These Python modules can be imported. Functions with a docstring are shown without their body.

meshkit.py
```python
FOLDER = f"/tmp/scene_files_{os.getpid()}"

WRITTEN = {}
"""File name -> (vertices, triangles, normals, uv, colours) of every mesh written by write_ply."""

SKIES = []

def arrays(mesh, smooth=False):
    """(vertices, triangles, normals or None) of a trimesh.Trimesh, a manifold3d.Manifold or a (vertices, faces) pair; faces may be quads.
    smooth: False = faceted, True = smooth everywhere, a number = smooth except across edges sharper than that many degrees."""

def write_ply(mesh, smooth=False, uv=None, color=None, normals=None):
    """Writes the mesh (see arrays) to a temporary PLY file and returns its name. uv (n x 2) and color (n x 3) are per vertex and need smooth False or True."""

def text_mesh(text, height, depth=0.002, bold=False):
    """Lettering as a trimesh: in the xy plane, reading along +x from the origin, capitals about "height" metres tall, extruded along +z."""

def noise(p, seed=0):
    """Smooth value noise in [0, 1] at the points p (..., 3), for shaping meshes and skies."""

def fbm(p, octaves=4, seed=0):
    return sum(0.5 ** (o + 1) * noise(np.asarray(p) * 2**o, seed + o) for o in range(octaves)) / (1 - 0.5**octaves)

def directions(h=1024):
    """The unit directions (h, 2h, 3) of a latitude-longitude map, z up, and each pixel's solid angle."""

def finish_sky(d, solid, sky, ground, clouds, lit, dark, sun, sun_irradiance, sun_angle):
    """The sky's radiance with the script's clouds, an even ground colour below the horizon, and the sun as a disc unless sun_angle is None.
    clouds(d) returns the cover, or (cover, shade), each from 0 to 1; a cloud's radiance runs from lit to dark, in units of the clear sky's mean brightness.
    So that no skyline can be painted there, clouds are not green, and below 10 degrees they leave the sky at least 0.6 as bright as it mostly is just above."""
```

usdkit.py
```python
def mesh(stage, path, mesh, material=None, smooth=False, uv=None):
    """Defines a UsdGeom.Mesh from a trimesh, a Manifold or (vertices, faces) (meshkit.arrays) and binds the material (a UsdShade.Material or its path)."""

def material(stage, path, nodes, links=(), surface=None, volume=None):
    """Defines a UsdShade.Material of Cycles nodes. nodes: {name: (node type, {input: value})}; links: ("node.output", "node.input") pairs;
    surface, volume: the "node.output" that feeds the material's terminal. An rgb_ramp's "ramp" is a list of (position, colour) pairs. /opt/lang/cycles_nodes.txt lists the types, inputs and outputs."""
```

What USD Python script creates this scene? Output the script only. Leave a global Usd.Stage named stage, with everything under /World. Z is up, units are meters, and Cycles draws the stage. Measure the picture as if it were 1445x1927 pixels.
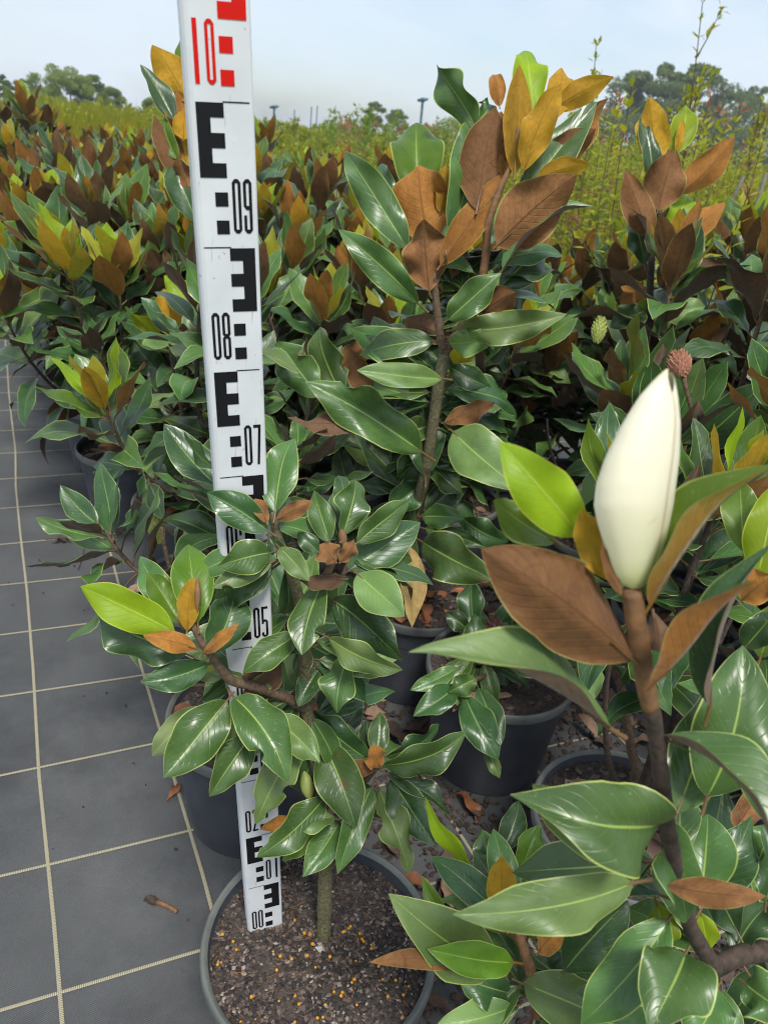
import math, random
import numpy as np
import trimesh
import usdkit, meshkit
from pxr import Usd, UsdGeom, UsdShade, UsdLux, Gf, Sdf, Vt
from shapely.geometry import Polygon, LineString, Point, box as sbox
from shapely import affinity

stage = Usd.Stage.CreateInMemory()
UsdGeom.SetStageUpAxis(stage, UsdGeom.Tokens.z)
UsdGeom.SetStageMetersPerUnit(stage, 1.0)
World = UsdGeom.Xform.Define(stage, '/World')
stage.SetDefaultPrim(World.GetPrim())
T_ = Sdf.ValueTypeNames

# ------------------------------------------------------------------ camera
PITCH, ROLL, FPX, CX, CY, CAMZ = 0.4692, 0.0959, 1397.0, 722.5, 963.5, 1.213
_fw = np.array([0, math.cos(PITCH), -math.sin(PITCH)])
_up0 = np.array([0, math.sin(PITCH), math.cos(PITCH)])
_rt0 = np.array([1.0, 0, 0])
RT = math.cos(ROLL) * _rt0 + math.sin(ROLL) * _up0
UP = -math.sin(ROLL) * _rt0 + math.cos(ROLL) * _up0
FW = _fw
EYE = np.array([0, 0, CAMZ])
cam = UsdGeom.Camera.Define(stage, '/World/camera')
cam.CreateFocalLengthAttr(5.6)
cam.CreateHorizontalApertureAttr(5.6 * 1445 / FPX)
cam.CreateVerticalApertureAttr(5.6 * 1927 / FPX)
cam.CreateClippingRangeAttr(Gf.Vec2f(0.02, 2000))
cam.CreateFStopAttr(2.0)
cam.CreateFocusDistanceAttr(0.86)
M = Gf.Matrix4d(*RT, 0, *UP, 0, *(-FW), 0, *EYE, 1)
UsdGeom.Xformable(cam).AddTransformOp().Set(M)
cam.CreateExposureAttr(1.22)

# ------------------------------------------------------------------ sky and sun
SUN_EL, SUN_AZ = math.radians(60), math.radians(165)      # azimuth = atan2(x, y)
SKY_STRENGTH, SUN_INT = 0.08, 0.40
sunv = np.array([math.cos(SUN_EL) * math.sin(SUN_AZ), math.cos(SUN_EL) * math.cos(SUN_AZ), math.sin(SUN_EL)])
skymat = usdkit.material(stage, '/World/Looks/sky', {
    'tc': ('texture_coordinate', {}),
    'sky': ('sky_texture', {'sky_type': 'single_scattering', 'sun_disc': False, 'sun_elevation': SUN_EL, 'sun_rotation': SUN_AZ,
                            'air_density': 1.0, 'aerosol_density': 2.0}),
    'map': ('mapping', {'scale': (1.6, 1.6, 5.0)}),
    'n': ('noise_texture', {'scale': 1.5, 'detail': 5.0, 'roughness': 0.55, 'distortion': 0.4}),
    'r': ('rgb_ramp', {'ramp': [(0.34, (0.25, 0.25, 0.25)), (0.60, (0.95, 0.95, 0.95))]}),
    'cl': ('mix', {'mix_type': 'mix', 'color2': (4.45, 5.0, 5.6)}),
    'bg': ('background_shader', {'strength': SKY_STRENGTH}),
}, [('tc.generated', 'map.vector'), ('map.vector', 'n.vector'), ('n.fac', 'r.fac'), ('r.color', 'cl.fac'), ('sky.color', 'cl.color1'),
    ('cl.color', 'bg.color')], surface='bg.background')
dome = UsdLux.DomeLight.Define(stage, '/World/sky')
UsdShade.MaterialBindingAPI.Apply(dome.GetPrim()).Bind(skymat)
dome.GetPrim().SetCustomDataByKey('kind', 'structure')
sun = UsdLux.DistantLight.Define(stage, '/World/sun')
sun.CreateNormalizeAttr(True); sun.CreateIntensityAttr(SUN_INT); sun.CreateAngleAttr(13.0); sun.CreateColorAttr(Gf.Vec3f(1, 0.97, 0.92))
_z = sunv; _x = np.cross([0, 0, 1.0], _z); _x /= np.linalg.norm(_x); _y = np.cross(_z, _x)
UsdGeom.Xformable(sun).AddTransformOp().Set(Gf.Matrix4d(*_x, 0, *_y, 0, *_z, 0, 0, 0, 10, 1))

# ------------------------------------------------------------------ helpers
def P(px, py, d):
    """point d metres along the optical axis seen at this pixel of the photograph"""
    return EYE + d * (FW + (px - CX) / FPX * RT - (py - CY) / FPX * UP)

def at_z(px, py, z):
    v = FW + (px - CX) / FPX * RT - (py - CY) / FPX * UP
    return EYE + v * ((z - CAMZ) / v[2])

def far(px, py, Y):
    v = FW + (px - CX) / FPX * RT - (py - CY) / FPX * UP
    return EYE + v * (Y / v[1])

_used = {}
def path_for(name, parent=None):
    base = ('/World' if parent is None else str(parent.GetPath())) + '/' + name
    k = _used.get(base, 0)
    _used[base] = k + 1
    return base if k == 0 else '%s_%03d' % (base, k)

def normals(v, f):
    n = np.zeros_like(v)
    c = np.cross(v[f[:, 1]] - v[f[:, 0]], v[f[:, 2]] - v[f[:, 0]])
    for k in range(3):
        np.add.at(n, f[:, k], c)
    l = np.linalg.norm(n, axis=1, keepdims=True)
    return np.where(l > 0, n / np.maximum(l, 1e-20), [0, 0, 1.0])

def obj(name, mesh, mat, parent=None, smooth=True, uv=None, origin=None, col=None):
    if isinstance(mesh, trimesh.Trimesh):
        v, f = np.array(mesh.vertices), np.array(mesh.faces)
    else:
        v, f = np.asarray(mesh[0], float), np.asarray(mesh[1], int)
        if uv is None and len(mesh) > 2:
            uv = mesh[2]
    if smooth not in (True, False) :
        m = trimesh.graph.smooth_shade(trimesh.Trimesh(v, f, process=True), angle=math.radians(smooth), facet_minarea=None)
        v, f = np.array(m.vertices), np.array(m.faces)
    if origin is not None:
        v = v - origin
    m = UsdGeom.Mesh.Define(stage, path_for(name, parent))
    m.CreatePointsAttr(Vt.Vec3fArray.FromNumpy(v.astype(np.float32)))
    m.CreateFaceVertexCountsAttr(Vt.IntArray.FromNumpy(np.full(len(f), 3, np.int32)))
    m.CreateFaceVertexIndicesAttr(Vt.IntArray.FromNumpy(f.astype(np.int32).ravel()))
    m.CreateSubdivisionSchemeAttr('none')
    if smooth is not False:
        m.CreateNormalsAttr(Vt.Vec3fArray.FromNumpy(normals(v, f).astype(np.float32)))
        m.SetNormalsInterpolation('vertex')
    if uv is not None:
        UsdGeom.PrimvarsAPI(m).CreatePrimvar('st', T_.TexCoord2fArray, 'vertex').Set(Vt.Vec2fArray.FromNumpy(np.asarray(uv, np.float32)))
    UsdShade.MaterialBindingAPI.Apply(m.GetPrim()).Bind(mat)
    if parent is None and origin is not None:
        UsdGeom.Xformable(m).AddTranslateOp().Set(Gf.Vec3d(*map(float, origin)))
    return m.GetPrim()

def tag(o, label=None, cat=None, group=None, kind=None):
    for k, x in (('label', label), ('category', cat), ('group', group), ('kind', kind)):
        if x:
            o.SetCustomDataByKey(k, x)
    return o

def thing(name, loc, label, cat, group=None, rz=0.0, scale=1.0, tilt=None):
    x = UsdGeom.Xform.Define(stage, path_for(name))
    x.AddTranslateOp().Set(Gf.Vec3d(*map(float, loc)))
    x.AddRotateXYZOp().Set(Gf.Vec3f(*(tilt or (0, 0)), float(math.degrees(rz))))
    x.AddScaleOp().Set(Gf.Vec3f(*([float(scale)] * 3)))
    tag(x.GetPrim(), label, cat, group)
    return x.GetPrim()

def copy_of(root, loc, rz, label, group=None, scale=1.0, cat=None, tilt=None, name=None):
    r = thing(name or root.GetName(), loc, label, cat or root.GetCustomDataByKey('category'), group, rz, scale, tilt)
    r.GetReferences().AddInternalReference(root.GetPath())
    r.SetInstanceable(True)
    return r

def cat_mesh(ms):
    vs, fs, us, k = [], [], [], 0
    for m in ms:
        vs.append(m[0]); fs.append(np.asarray(m[1]) + k); k += len(m[0])
        us.append(m[2] if len(m) > 2 else np.zeros((len(m[0]), 2)))
    return np.vstack(vs), np.vstack(fs), np.vstack(us)

def spline(pts, n):
    pts = np.asarray(pts, float)
    if len(pts) < 3:
        t = np.linspace(0, 1, n)[:, None]
        return pts[0] * (1 - t) + pts[-1] * t
    from scipy.interpolate import CubicSpline, PchipInterpolator
    s = np.r_[0, np.cumsum(np.linalg.norm(np.diff(pts[:, :3], axis=0), axis=1))]
    return PchipInterpolator(s, pts)(np.linspace(0, s[-1], n))

def tube(pts, radii, sides=8, cap=True, knob=0.0, seed=0):
    pts = np.asarray(pts, float); n = len(pts)
    radii = np.broadcast_to(np.asarray(radii, float), (n,)).copy()
    if knob:
        radii = radii * (1 + knob * np.random.RandomState(seed).uniform(-1, 1, n))
    t = np.gradient(pts, axis=0); t /= np.linalg.norm(t, axis=1, keepdims=True) + 1e-12
    ref = np.array([0, 0, 1.0]) if abs(t[0][2]) < 0.9 else np.array([1.0, 0, 0])
    rings = []
    nrm = np.cross(t[0], ref); nrm /= np.linalg.norm(nrm)
    for i in range(n):
        nrm = nrm - t[i] * (nrm @ t[i]); nrm /= np.linalg.norm(nrm)
        b = np.cross(t[i], nrm)
        a = np.arange(sides) / sides * 2 * np.pi
        rings.append(pts[i] + radii[i] * (np.cos(a)[:, None] * nrm + np.sin(a)[:, None] * b))
    v = np.vstack(rings); f = []
    for i in range(n - 1):
        for k in range(sides):
            a, b = i * sides + k, i * sides + (k + 1) % sides
            f += [[a, b, b + sides], [a, b + sides, a + sides]]
    if cap:
        v = np.vstack([v, pts[0], pts[-1]])
        for k in range(sides):
            f.append([len(v) - 2, (k + 1) % sides, k])
            f.append([len(v) - 1, (n - 1) * sides + k, (n - 1) * sides + (k + 1) % sides])
    uv = np.zeros((len(v), 2))
    return v, np.array(f), uv

def unit(v):
    return v / (np.linalg.norm(v) + 1e-15)

def leaf_mesh(B, Tp, n, w, bend=0.08, cup=0.3, wave=0.05, curl=0.0, twist=0.0, nu=12, nv=6, seed=0, pet=0.12, petr=0.0016, hole=0, wk=1.6, ob=0.0, vee=None):
    rs = np.random.RandomState(seed)
    B, Tp = np.asarray(B, float), np.asarray(Tp, float)
    L = np.linalg.norm(Tp - B); ax = (Tp - B) / L
    n = unit(n - ax * (n @ ax)); s = np.cross(ax, n)
    us = np.linspace(0, 1, nu + 1); us = us ** 0.95
    vs = np.linspace(-1, 1, nv + 1)
    a, b = 0.80 + ob, 0.98 - ob * 0.5
    prof = (us + 1e-4) ** a * (1 - us + 1e-5) ** b
    um = a / (a + b); prof = prof / (um ** a * (1 - um) ** b)
    prof = prof ** 0.96
    prof[-1] = 0.008
    ph = rs.uniform(0, 6.28, 2); kk = wk + rs.uniform(-0.4, 0.5, 2); am = wave * rs.uniform(0.5, 1.3, 2)
    rag = np.stack([np.interp(np.arange(nu + 1), np.linspace(0, nu, 7), rs.uniform(-0.06, 0.06, 7)) for _ in range(2)])
    side_b = rs.uniform(-0.05, 0.05)
    for _ in range(hole):
        ci, e_ = rs.randint(int(nu * .35), nu - 3), rs.randint(0, 2)
        rag[e_][ci] -= rs.uniform(.3, .5); rag[e_][ci + 1] -= rs.uniform(.25, .5); rag[e_][ci - 1] -= rs.uniform(0, .3)
    V, UV = [], []
    for i, u in enumerate(us):
        h = w / 2 * prof[i]
        tw = twist * (u - 0.3); c, sn = math.cos(tw), math.sin(tw)
        si, ni = c * s + sn * n, -sn * s + c * n
        cu = max(0.0, (u - 0.55) / 0.45)
        mid = B + s * (side_b * L * 4 * u * (1 - u)) + ax * L * (u - 0.10 * abs(curl) * cu) + n * (bend * L * 4 * u * (1 - u) - curl * L * cu * cu)
        fold = cup * (1 - 0.35 * u); pil = 0.9
        for v in vs:
            e = 0 if v < 0 else 1
            av = abs(v)
            p = mid + si * h * v * math.cos(fold * av) + ni * h * (av * math.sin(fold) * (1.12 - 0.42 * av ** 1.8) + pil * av * (1 - av) * 0.12)
            if vee: p = mid + si * h * v * math.cos(vee) + ni * h * (av * math.sin(vee) - .10 * av ** 3)
            p = p + ni * (am[e] * w * math.sin(6.283 * kk[e] * u + ph[e]) * av ** 1.9 * min(1, 3.5 * u) * min(1, 4 * (1 - u)))
            p = p - ni * (0.04 * h * av ** 6)
            if i > 1: p = p + si * h * v * rag[e][i] * av ** 4
            V.append(p); UV.append((u, (v + 1) / 2))
    V = np.array(V); F = []
    m = nv + 1
    for i in range(nu):
        for k in range(nv):
            a_, b_, c_, d_ = i * m + k, i * m + k + 1, (i + 1) * m + k + 1, (i + 1) * m + k
            F += [[a_, b_, c_], [a_, c_, d_]]
    F = np.array(F)
    t0 = np.cross(V[F[:, 1]] - V[F[:, 0]], V[F[:, 2]] - V[F[:, 0]]).sum(0)
    if t0 @ n < 0:
        F = F[:, ::-1]
    UV = np.array(UV)
    if pet > 0:
        pl = pet * L
        p0 = B - ax * pl * 0.95 - n * pl * 0.06
        pts = np.array([p0, (p0 + B) / 2 - n * pl * 0.02, B + ax * L * 0.02, B + ax * L * 0.2 + n * (bend * L * 0.6) - n * petr * 0.6])
        tv, tf, _ = tube(pts, [petr * 1.25, petr, petr, petr * 0.3], 5, cap=False)
        return cat_mesh([(V, F, UV), (tv, tf, np.tile([-1.0, 0.5], (len(tv), 1)))])
    return V, F, UV

# ------------------------------------------------------------------ materials
def simple(name, color, rough=0.6, noise=None, bump=None, spec=0.5, var=0.0, extra=None):
    """principled with a noise colour variation (scale, colour2) and a noise bump (scale, strength, distance)"""
    nodes = {'geo': ('geometry', {}), 'p': ('principled_bsdf', {'base_color': color, 'roughness': rough, 'specular_ior_level': spec, **(extra or {})})}
    links = []
    if noise:
        nodes['n'] = ('noise_texture', {'scale': noise[0], 'detail': 4.0, 'roughness': 0.6})
        nodes['r'] = ('rgb_ramp', {'ramp': [(0.36, color), (0.64, noise[1])]})
        links += [('geo.position', 'n.vector'), ('n.fac', 'r.fac')]
        if var:
            nodes['oi'] = ('object_info', {})
            nodes['mr'] = ('map_range', {'from_min': 0.0, 'from_max': 1.0, 'to_min': 1 - var, 'to_max': 1 + var})
            nodes['h'] = ('hsv', {})
            links += [('oi.random', 'mr.value'), ('mr.result', 'h.value'), ('r.color', 'h.color'), ('h.color', 'p.base_color')]
        else:
            links += [('r.color', 'p.base_color')]
    if bump:
        nodes['bn'] = ('noise_texture', {'scale': bump[0], 'detail': 3.0})
        nodes['b'] = ('bump', {'strength': bump[1], 'distance': bump[2]})
        links += [('geo.position', 'bn.vector'), ('bn.fac', 'b.height'), ('b.normal', 'p.normal')]
    return usdkit.material(stage, '/World/Looks/' + name, nodes, links, surface='p.BSDF')

def leaf_mat(name, top, under, edge=(0.36, 0.42, 0.11), rib=(0.26, 0.36, 0.07), rough=0.31, trans=0.0, spots=0.0, spot_col=(0.12, 0.06, 0.025), urough=0.75, tcol=None, spec=0.5, petc=None):
    petc = petc or tuple(.5 * a + .5 * b for a, b in zip((0.16, 0.10, 0.04), tuple(c * .6 for c in under)))
    top2 = tuple(c * f for c, f in zip(top, (0.62, 0.68, 0.72)))
    un2 = tuple(c * f for c, f in zip(under, (0.62, 0.56, 0.6)))
    N = {
        'geo': ('geometry', {}), 'st': ('attribute', {'attribute': 'st'}), 'sep': ('separate_xyz', {}), 'oi': ('object_info', {}),
        'm1': ('math', {'math_type': 'subtract', 'value2': 0.5}), 'm2': ('math', {'math_type': 'absolute'}), 'm': ('math', {'math_type': 'multiply', 'value2': 2.0}),
        'edge': ('map_range', {'range_type': 'smoothstep', 'from_min': 0.935, 'from_max': 0.985, 'clamp': True}),
        'ribw': ('map_range', {'from_min': 0.0, 'from_max': 1.0, 'to_min': 0.062, 'to_max': 0.014}),
        'ribd': ('math', {'math_type': 'divide'}),
        'rib': ('map_range', {'range_type': 'smoothstep', 'from_min': 1.0, 'from_max': 0.4, 'to_min': 0.0, 'to_max': 0.9, 'clamp': True}),
        'n1': ('noise_texture', {'scale': 22.0, 'detail': 4.0, 'roughness': 0.6}),
        'rt': ('rgb_ramp', {'ramp': [(0.33, top2), (0.66, top)]}),
        'n3': ('noise_texture', {'scale': 85.0, 'detail': 8.0, 'roughness': 0.75, 'distortion': 0.8}),
        'ru': ('rgb_ramp', {'ramp': [(0.30, un2), (0.56, under), (0.72, tuple(min(1, c * 1.22) for c in under))]}),
        'mr': ('map_range', {'to_min': 0.72, 'to_max': 1.22}), 'mh': ('map_range', {'to_min': 0.488, 'to_max': 0.512}),
        'ht': ('hsv', {}), 'hu': ('hsv', {}),
        'v1': ('math', {'math_type': 'multiply', 'value2': 11.0}), 'v2': ('math', {'math_type': 'multiply', 'value2': 3.2}), 'v3': ('math', {'math_type': 'subtract'}),
        'v4': ('math', {'math_type': 'fraction'}), 'v5': ('math', {'math_type': 'subtract', 'value2': 0.5}), 'v6': ('math', {'math_type': 'absolute'}),
        'vein': ('map_range', {'range_type': 'smoothstep', 'from_min': 0.0, 'from_max': 0.09, 'to_min': 1.0, 'to_max': 0.0, 'clamp': True}),
        'vc': ('math', {'math_type': 'multiply', 'value2': 0.085}),
        'mv': ('mix', {'color2': rib}), 'me': ('mix', {'color2': edge}), 'mrb': ('mix', {'color2': rib}),
        'fine': ('noise_texture', {'scale': 70.0, 'detail': 5.0, 'roughness': 0.5}), 'bsum': ('math', {'math_type': 'multiply_add', 'value2': 0.4}), 'vh': ('math', {'math_type': 'multiply', 'value2': -0.35}),
        'bmp': ('bump', {'strength': 0.30, 'distance': 0.0022}), 'dn': ('noise_texture', {'scale': 230.0, 'detail': 3.0, 'roughness': .65}), 'dr': ('map_range', {'from_min': .64, 'from_max': .70, 'to_max': .35, 'clamp': True}), 'md': ('mix', {'color2': (.26, .25, .15)}),
        'pt': ('principled_bsdf', {'roughness': rough, 'specular_ior_level': spec}),
        'rr': ('map_range', {'from_min': 0.3, 'from_max': 0.7, 'to_min': rough - 0.06, 'to_max': rough + 0.12}),
        'urib': ('mix', {'color2': tuple(c * 0.55 for c in under)}), 'ue': ('mix', {'color2': tuple(0.5 * a + 0.5 * b for a, b in zip(edge, under))}),
        'pu': ('principled_bsdf', {'roughness': urough, 'specular_ior_level': 0.25, 'sheen_weight': 0.15, 'sheen_roughness': 0.4}),
        'un': ('noise_texture', {'scale': 60.0, 'detail': 5.0}), 'uh': ('math', {'math_type': 'multiply_add', 'value2': 0.7}), 'uv': ('math', {'math_type': 'multiply_add', 'value2': 0.8}), 'ub': ('bump', {'strength': 0.4, 'distance': 0.0025}),
        'mix': ('mix_closure', {}),
        'pk': ('map_range', {'from_min': -0.3, 'from_max': -0.6, 'clamp': True}), 'mp': ('mix', {'color2': petc}),
    }
    L = [('st.vector', 'sep.vector'), ('sep.y', 'm1.value1'), ('m1.value', 'm2.value1'), ('m2.value', 'm.value1'),
         ('m.value', 'edge.value'), ('sep.x', 'ribw.value'), ('m.value', 'ribd.value1'), ('ribw.result', 'ribd.value2'), ('ribd.value', 'rib.value'),
         ('geo.position', 'n1.vector'), ('n1.fac', 'rt.fac'), ('geo.position', 'n3.vector'), ('n3.fac', 'ru.fac'), ('oi.random', 'mr.value'), ('oi.random', 'mh.value'),
         ('mr.result', 'ht.value'), ('mh.result', 'ht.hue'), ('rt.color', 'ht.color'), ('mr.result', 'hu.value'), ('ru.color', 'hu.color'),
         ('sep.x', 'v1.value1'), ('m.value', 'v2.value1'), ('v1.value', 'v3.value1'), ('v2.value', 'v3.value2'), ('v3.value', 'v4.value1'),
         ('v4.value', 'v5.value1'), ('v5.value', 'v6.value1'), ('v6.value', 'vein.value'), ('vein.result', 'vc.value1'), ('vc.value', 'mv.fac'),
         ('mv.color', 'me.color1'), ('edge.result', 'me.fac'), ('me.color', 'mrb.color1'), ('rib.result', 'mrb.fac'),
         ('geo.position', 'fine.vector'), ('fine.fac', 'bsum.value1'), ('vein.result', 'vh.value1'), ('vh.value', 'bsum.value3'), ('bsum.value', 'bmp.height'), ('bmp.normal', 'pt.normal'),
         ('sep.x', 'pk.value'), ('geo.position', 'dn.vector'), ('dn.fac', 'dr.value'), ('dr.result', 'md.fac'), ('mrb.color', 'md.color1'), ('md.color', 'mp.color1'), ('pk.result', 'mp.fac'), ('mp.color', 'pt.base_color'), ('n1.fac', 'rr.value'), ('rr.result', 'pt.roughness'),
         ('hu.color', 'urib.color1'), ('rib.result', 'urib.fac'), ('urib.color', 'ue.color1'), ('edge.result', 'ue.fac'), ('ue.color', 'pu.base_color'),
         ('geo.position', 'un.vector'), ('un.fac', 'uh.value1'), ('vein.result', 'uv.value1'), ('rib.result', 'uv.value3'), ('uv.value', 'uh.value3'), ('uh.value', 'ub.height'), ('ub.normal', 'pu.normal'), ('geo.backfacing', 'mix.fac')]
    if spots:
        N['sn'] = ('noise_texture', {'scale': 34.0, 'detail': 5.0, 'roughness': 0.65})
        N['sr'] = ('map_range', {'range_type': 'smoothstep', 'from_min': 1 - spots, 'from_max': 1.03 - spots, 'clamp': True})
        N['ms'] = ('mix', {'color2': spot_col})
        L += [('geo.position', 'sn.vector'), ('sn.fac', 'sr.value'), ('sr.result', 'ms.fac'), ('ht.color', 'ms.color1'), ('ms.color', 'mv.color1')]
    else:
        L.append(('ht.color', 'mv.color1'))
    if trans:
        N['tr'] = ('translucent_bsdf', {'color': tcol or tuple(min(1, 0.5 * (a + b) * 1.4) for a, b in zip(top, under))})
        N['mt'] = ('mix_closure', {'fac': trans}); N['mu'] = ('mix_closure', {'fac': trans})
        L += [('pt.BSDF', 'mt.closure1'), ('tr.BSDF', 'mt.closure2'), ('pu.BSDF', 'mu.closure1'), ('tr.BSDF', 'mu.closure2'),
              ('mt.closure', 'mix.closure1'), ('mu.closure', 'mix.closure2')]
    else:
        L += [('pt.BSDF', 'mix.closure1'), ('pu.BSDF', 'mix.closure2')]
    return usdkit.material(stage, '/World/Looks/' + name, N, L, surface='mix.closure')

LM = {
    'D': leaf_mat('leaf_dark', (0.040, 0.092, 0.024), (0.125, 0.068, 0.034), edge=(0.26, 0.34, 0.10), rib=(0.18, 0.28, 0.06)),
    'M': leaf_mat('leaf_mid', (0.070, 0.142, 0.030), (0.18, 0.095, 0.040)),
    'S': leaf_mat('leaf_spotted', (0.065, 0.130, 0.028), (0.17, 0.085, 0.034), spots=0.40),
    'L': leaf_mat('leaf_light', (0.135, 0.215, 0.055), (0.22, 0.12, 0.05), rough=0.4),
    'P': leaf_mat('leaf_pale', (0.20, 0.26, 0.09), (0.26, 0.20, 0.08), rough=0.42, spots=0.36, spot_col=(0.3, 0.3, 0.03)),
    'E': leaf_mat('leaf_fresh', (0.105, 0.195, 0.015), (0.42, 0.19, 0.022), trans=0.22, tcol=(0.28, 0.40, 0.015), spec=0.35),
    'Y': leaf_mat('leaf_lime', (0.27, 0.38, 0.012), (0.50, 0.26, 0.025), edge=(0.55, 0.58, 0.08), rib=(0.45, 0.55, 0.08), rough=0.42, trans=0.3, tcol=(0.42, 0.50, 0.015), spec=0.28),
    'G': leaf_mat('leaf_gold', (0.40, 0.38, 0.03), (0.46, 0.25, 0.018), edge=(0.55, 0.46, 0.10), rough=0.45, trans=0.3, tcol=(0.60, 0.40, 0.02)),
    'O': leaf_mat('leaf_rust', (0.085, 0.17, 0.028), (0.34, 0.145, 0.028), trans=0.10, tcol=(0.40, 0.20, 0.03)),
    'B': leaf_mat('leaf_brown_back', (0.045, 0.100, 0.026), (0.195, 0.090, 0.030)),
    'K': leaf_mat('leaf_yellowing', (0.55, 0.40, 0.04), (0.52, 0.36, 0.13), edge=(0.55, 0.45, 0.12), rough=0.5, spots=0.33, trans=0.15),
}
bark = simple('bark', (0.16, 0.105, 0.062), 0.85, (160, (0.085, 0.055, 0.034)), (220, 0.5, 0.003))
barkg = simple('bark_green', (0.17, 0.155, 0.075), 0.8, (240, (0.075, 0.066, 0.032)), (220, 0.5, 0.003))
twigm = simple('twig', (0.24, 0.115, 0.045), 0.75, (90, (0.13, 0.07, 0.03)), (200, 0.3, 0.002))
darkbark = simple('dark_bark', (0.075, 0.050, 0.034), 0.85, (120, (0.035, 0.024, 0.018)), (200, 0.4, 0.003))
potm = simple('pot_plastic', (0.045, 0.050, 0.060), 0.55, (9, (0.070, 0.076, 0.088)), (120, 0.12, 0.002), spec=0.35)
rimm = simple('pot_rim_plastic', (0.155, 0.165, 0.145), 0.55, (14, (0.105, 0.115, 0.108)), (200, 0.12, 0.002), spec=0.35)
soilm = simple('soil', (0.100, 0.079, 0.067), 0.95, (120, (0.040, 0.032, 0.028)), (260, 0.9, 0.006), spec=0.2)
chip_mats = [simple('chip_brown', (0.165, 0.120, 0.094), 0.9, (90, (0.058, 0.043, 0.036))), simple('chip_dark', (0.030, 0.027, 0.027), 0.8, (300, (0.016, 0.015, 0.016))),
             simple('chip_grey', (0.36, 0.31, 0.26), 0.85, (120, (0.16, 0.14, 0.12)))]
pelletm = simple('pellet', (0.62, 0.29, 0.015), 0.45, (300, (0.50, 0.21, 0.015)), spec=0.4)
stonem = simple('stone_chip', (0.42, 0.37, 0.31), 0.8, (200, (0.28, 0.24, 0.20)))
conem = simple('seed_cone', (0.36, 0.40, 0.075), 0.6, (260, (0.22, 0.27, 0.05)), (300, 0.5, 0.004), extra={'sheen_weight': 0.2})
conestalk = simple('cone_stalk', (0.34, 0.085, 0.055), 0.6, (200, (0.2, 0.06, 0.04)))
spentm = simple('spent_cone', (0.13, 0.045, 0.035), 0.7, (200, (0.05, 0.022, 0.02)))
litterm = simple('bark_crumbs', (0.085, 0.055, 0.040), 0.9, (60, (0.030, 0.021, 0.018)))
dryleaf = [simple('dry_leaf_rust', (0.30, 0.105, 0.035), 0.7, (40, (0.17, 0.065, 0.03)), var=0.4), simple('dry_leaf_tan', (0.32, 0.20, 0.125), 0.75, (40, (0.19, 0.115, 0.075)), var=0.4),
           simple('dry_leaf_dark', (0.10, 0.058, 0.04), 0.75, (40, (0.055, 0.034, 0.026)), var=0.4)]
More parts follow.
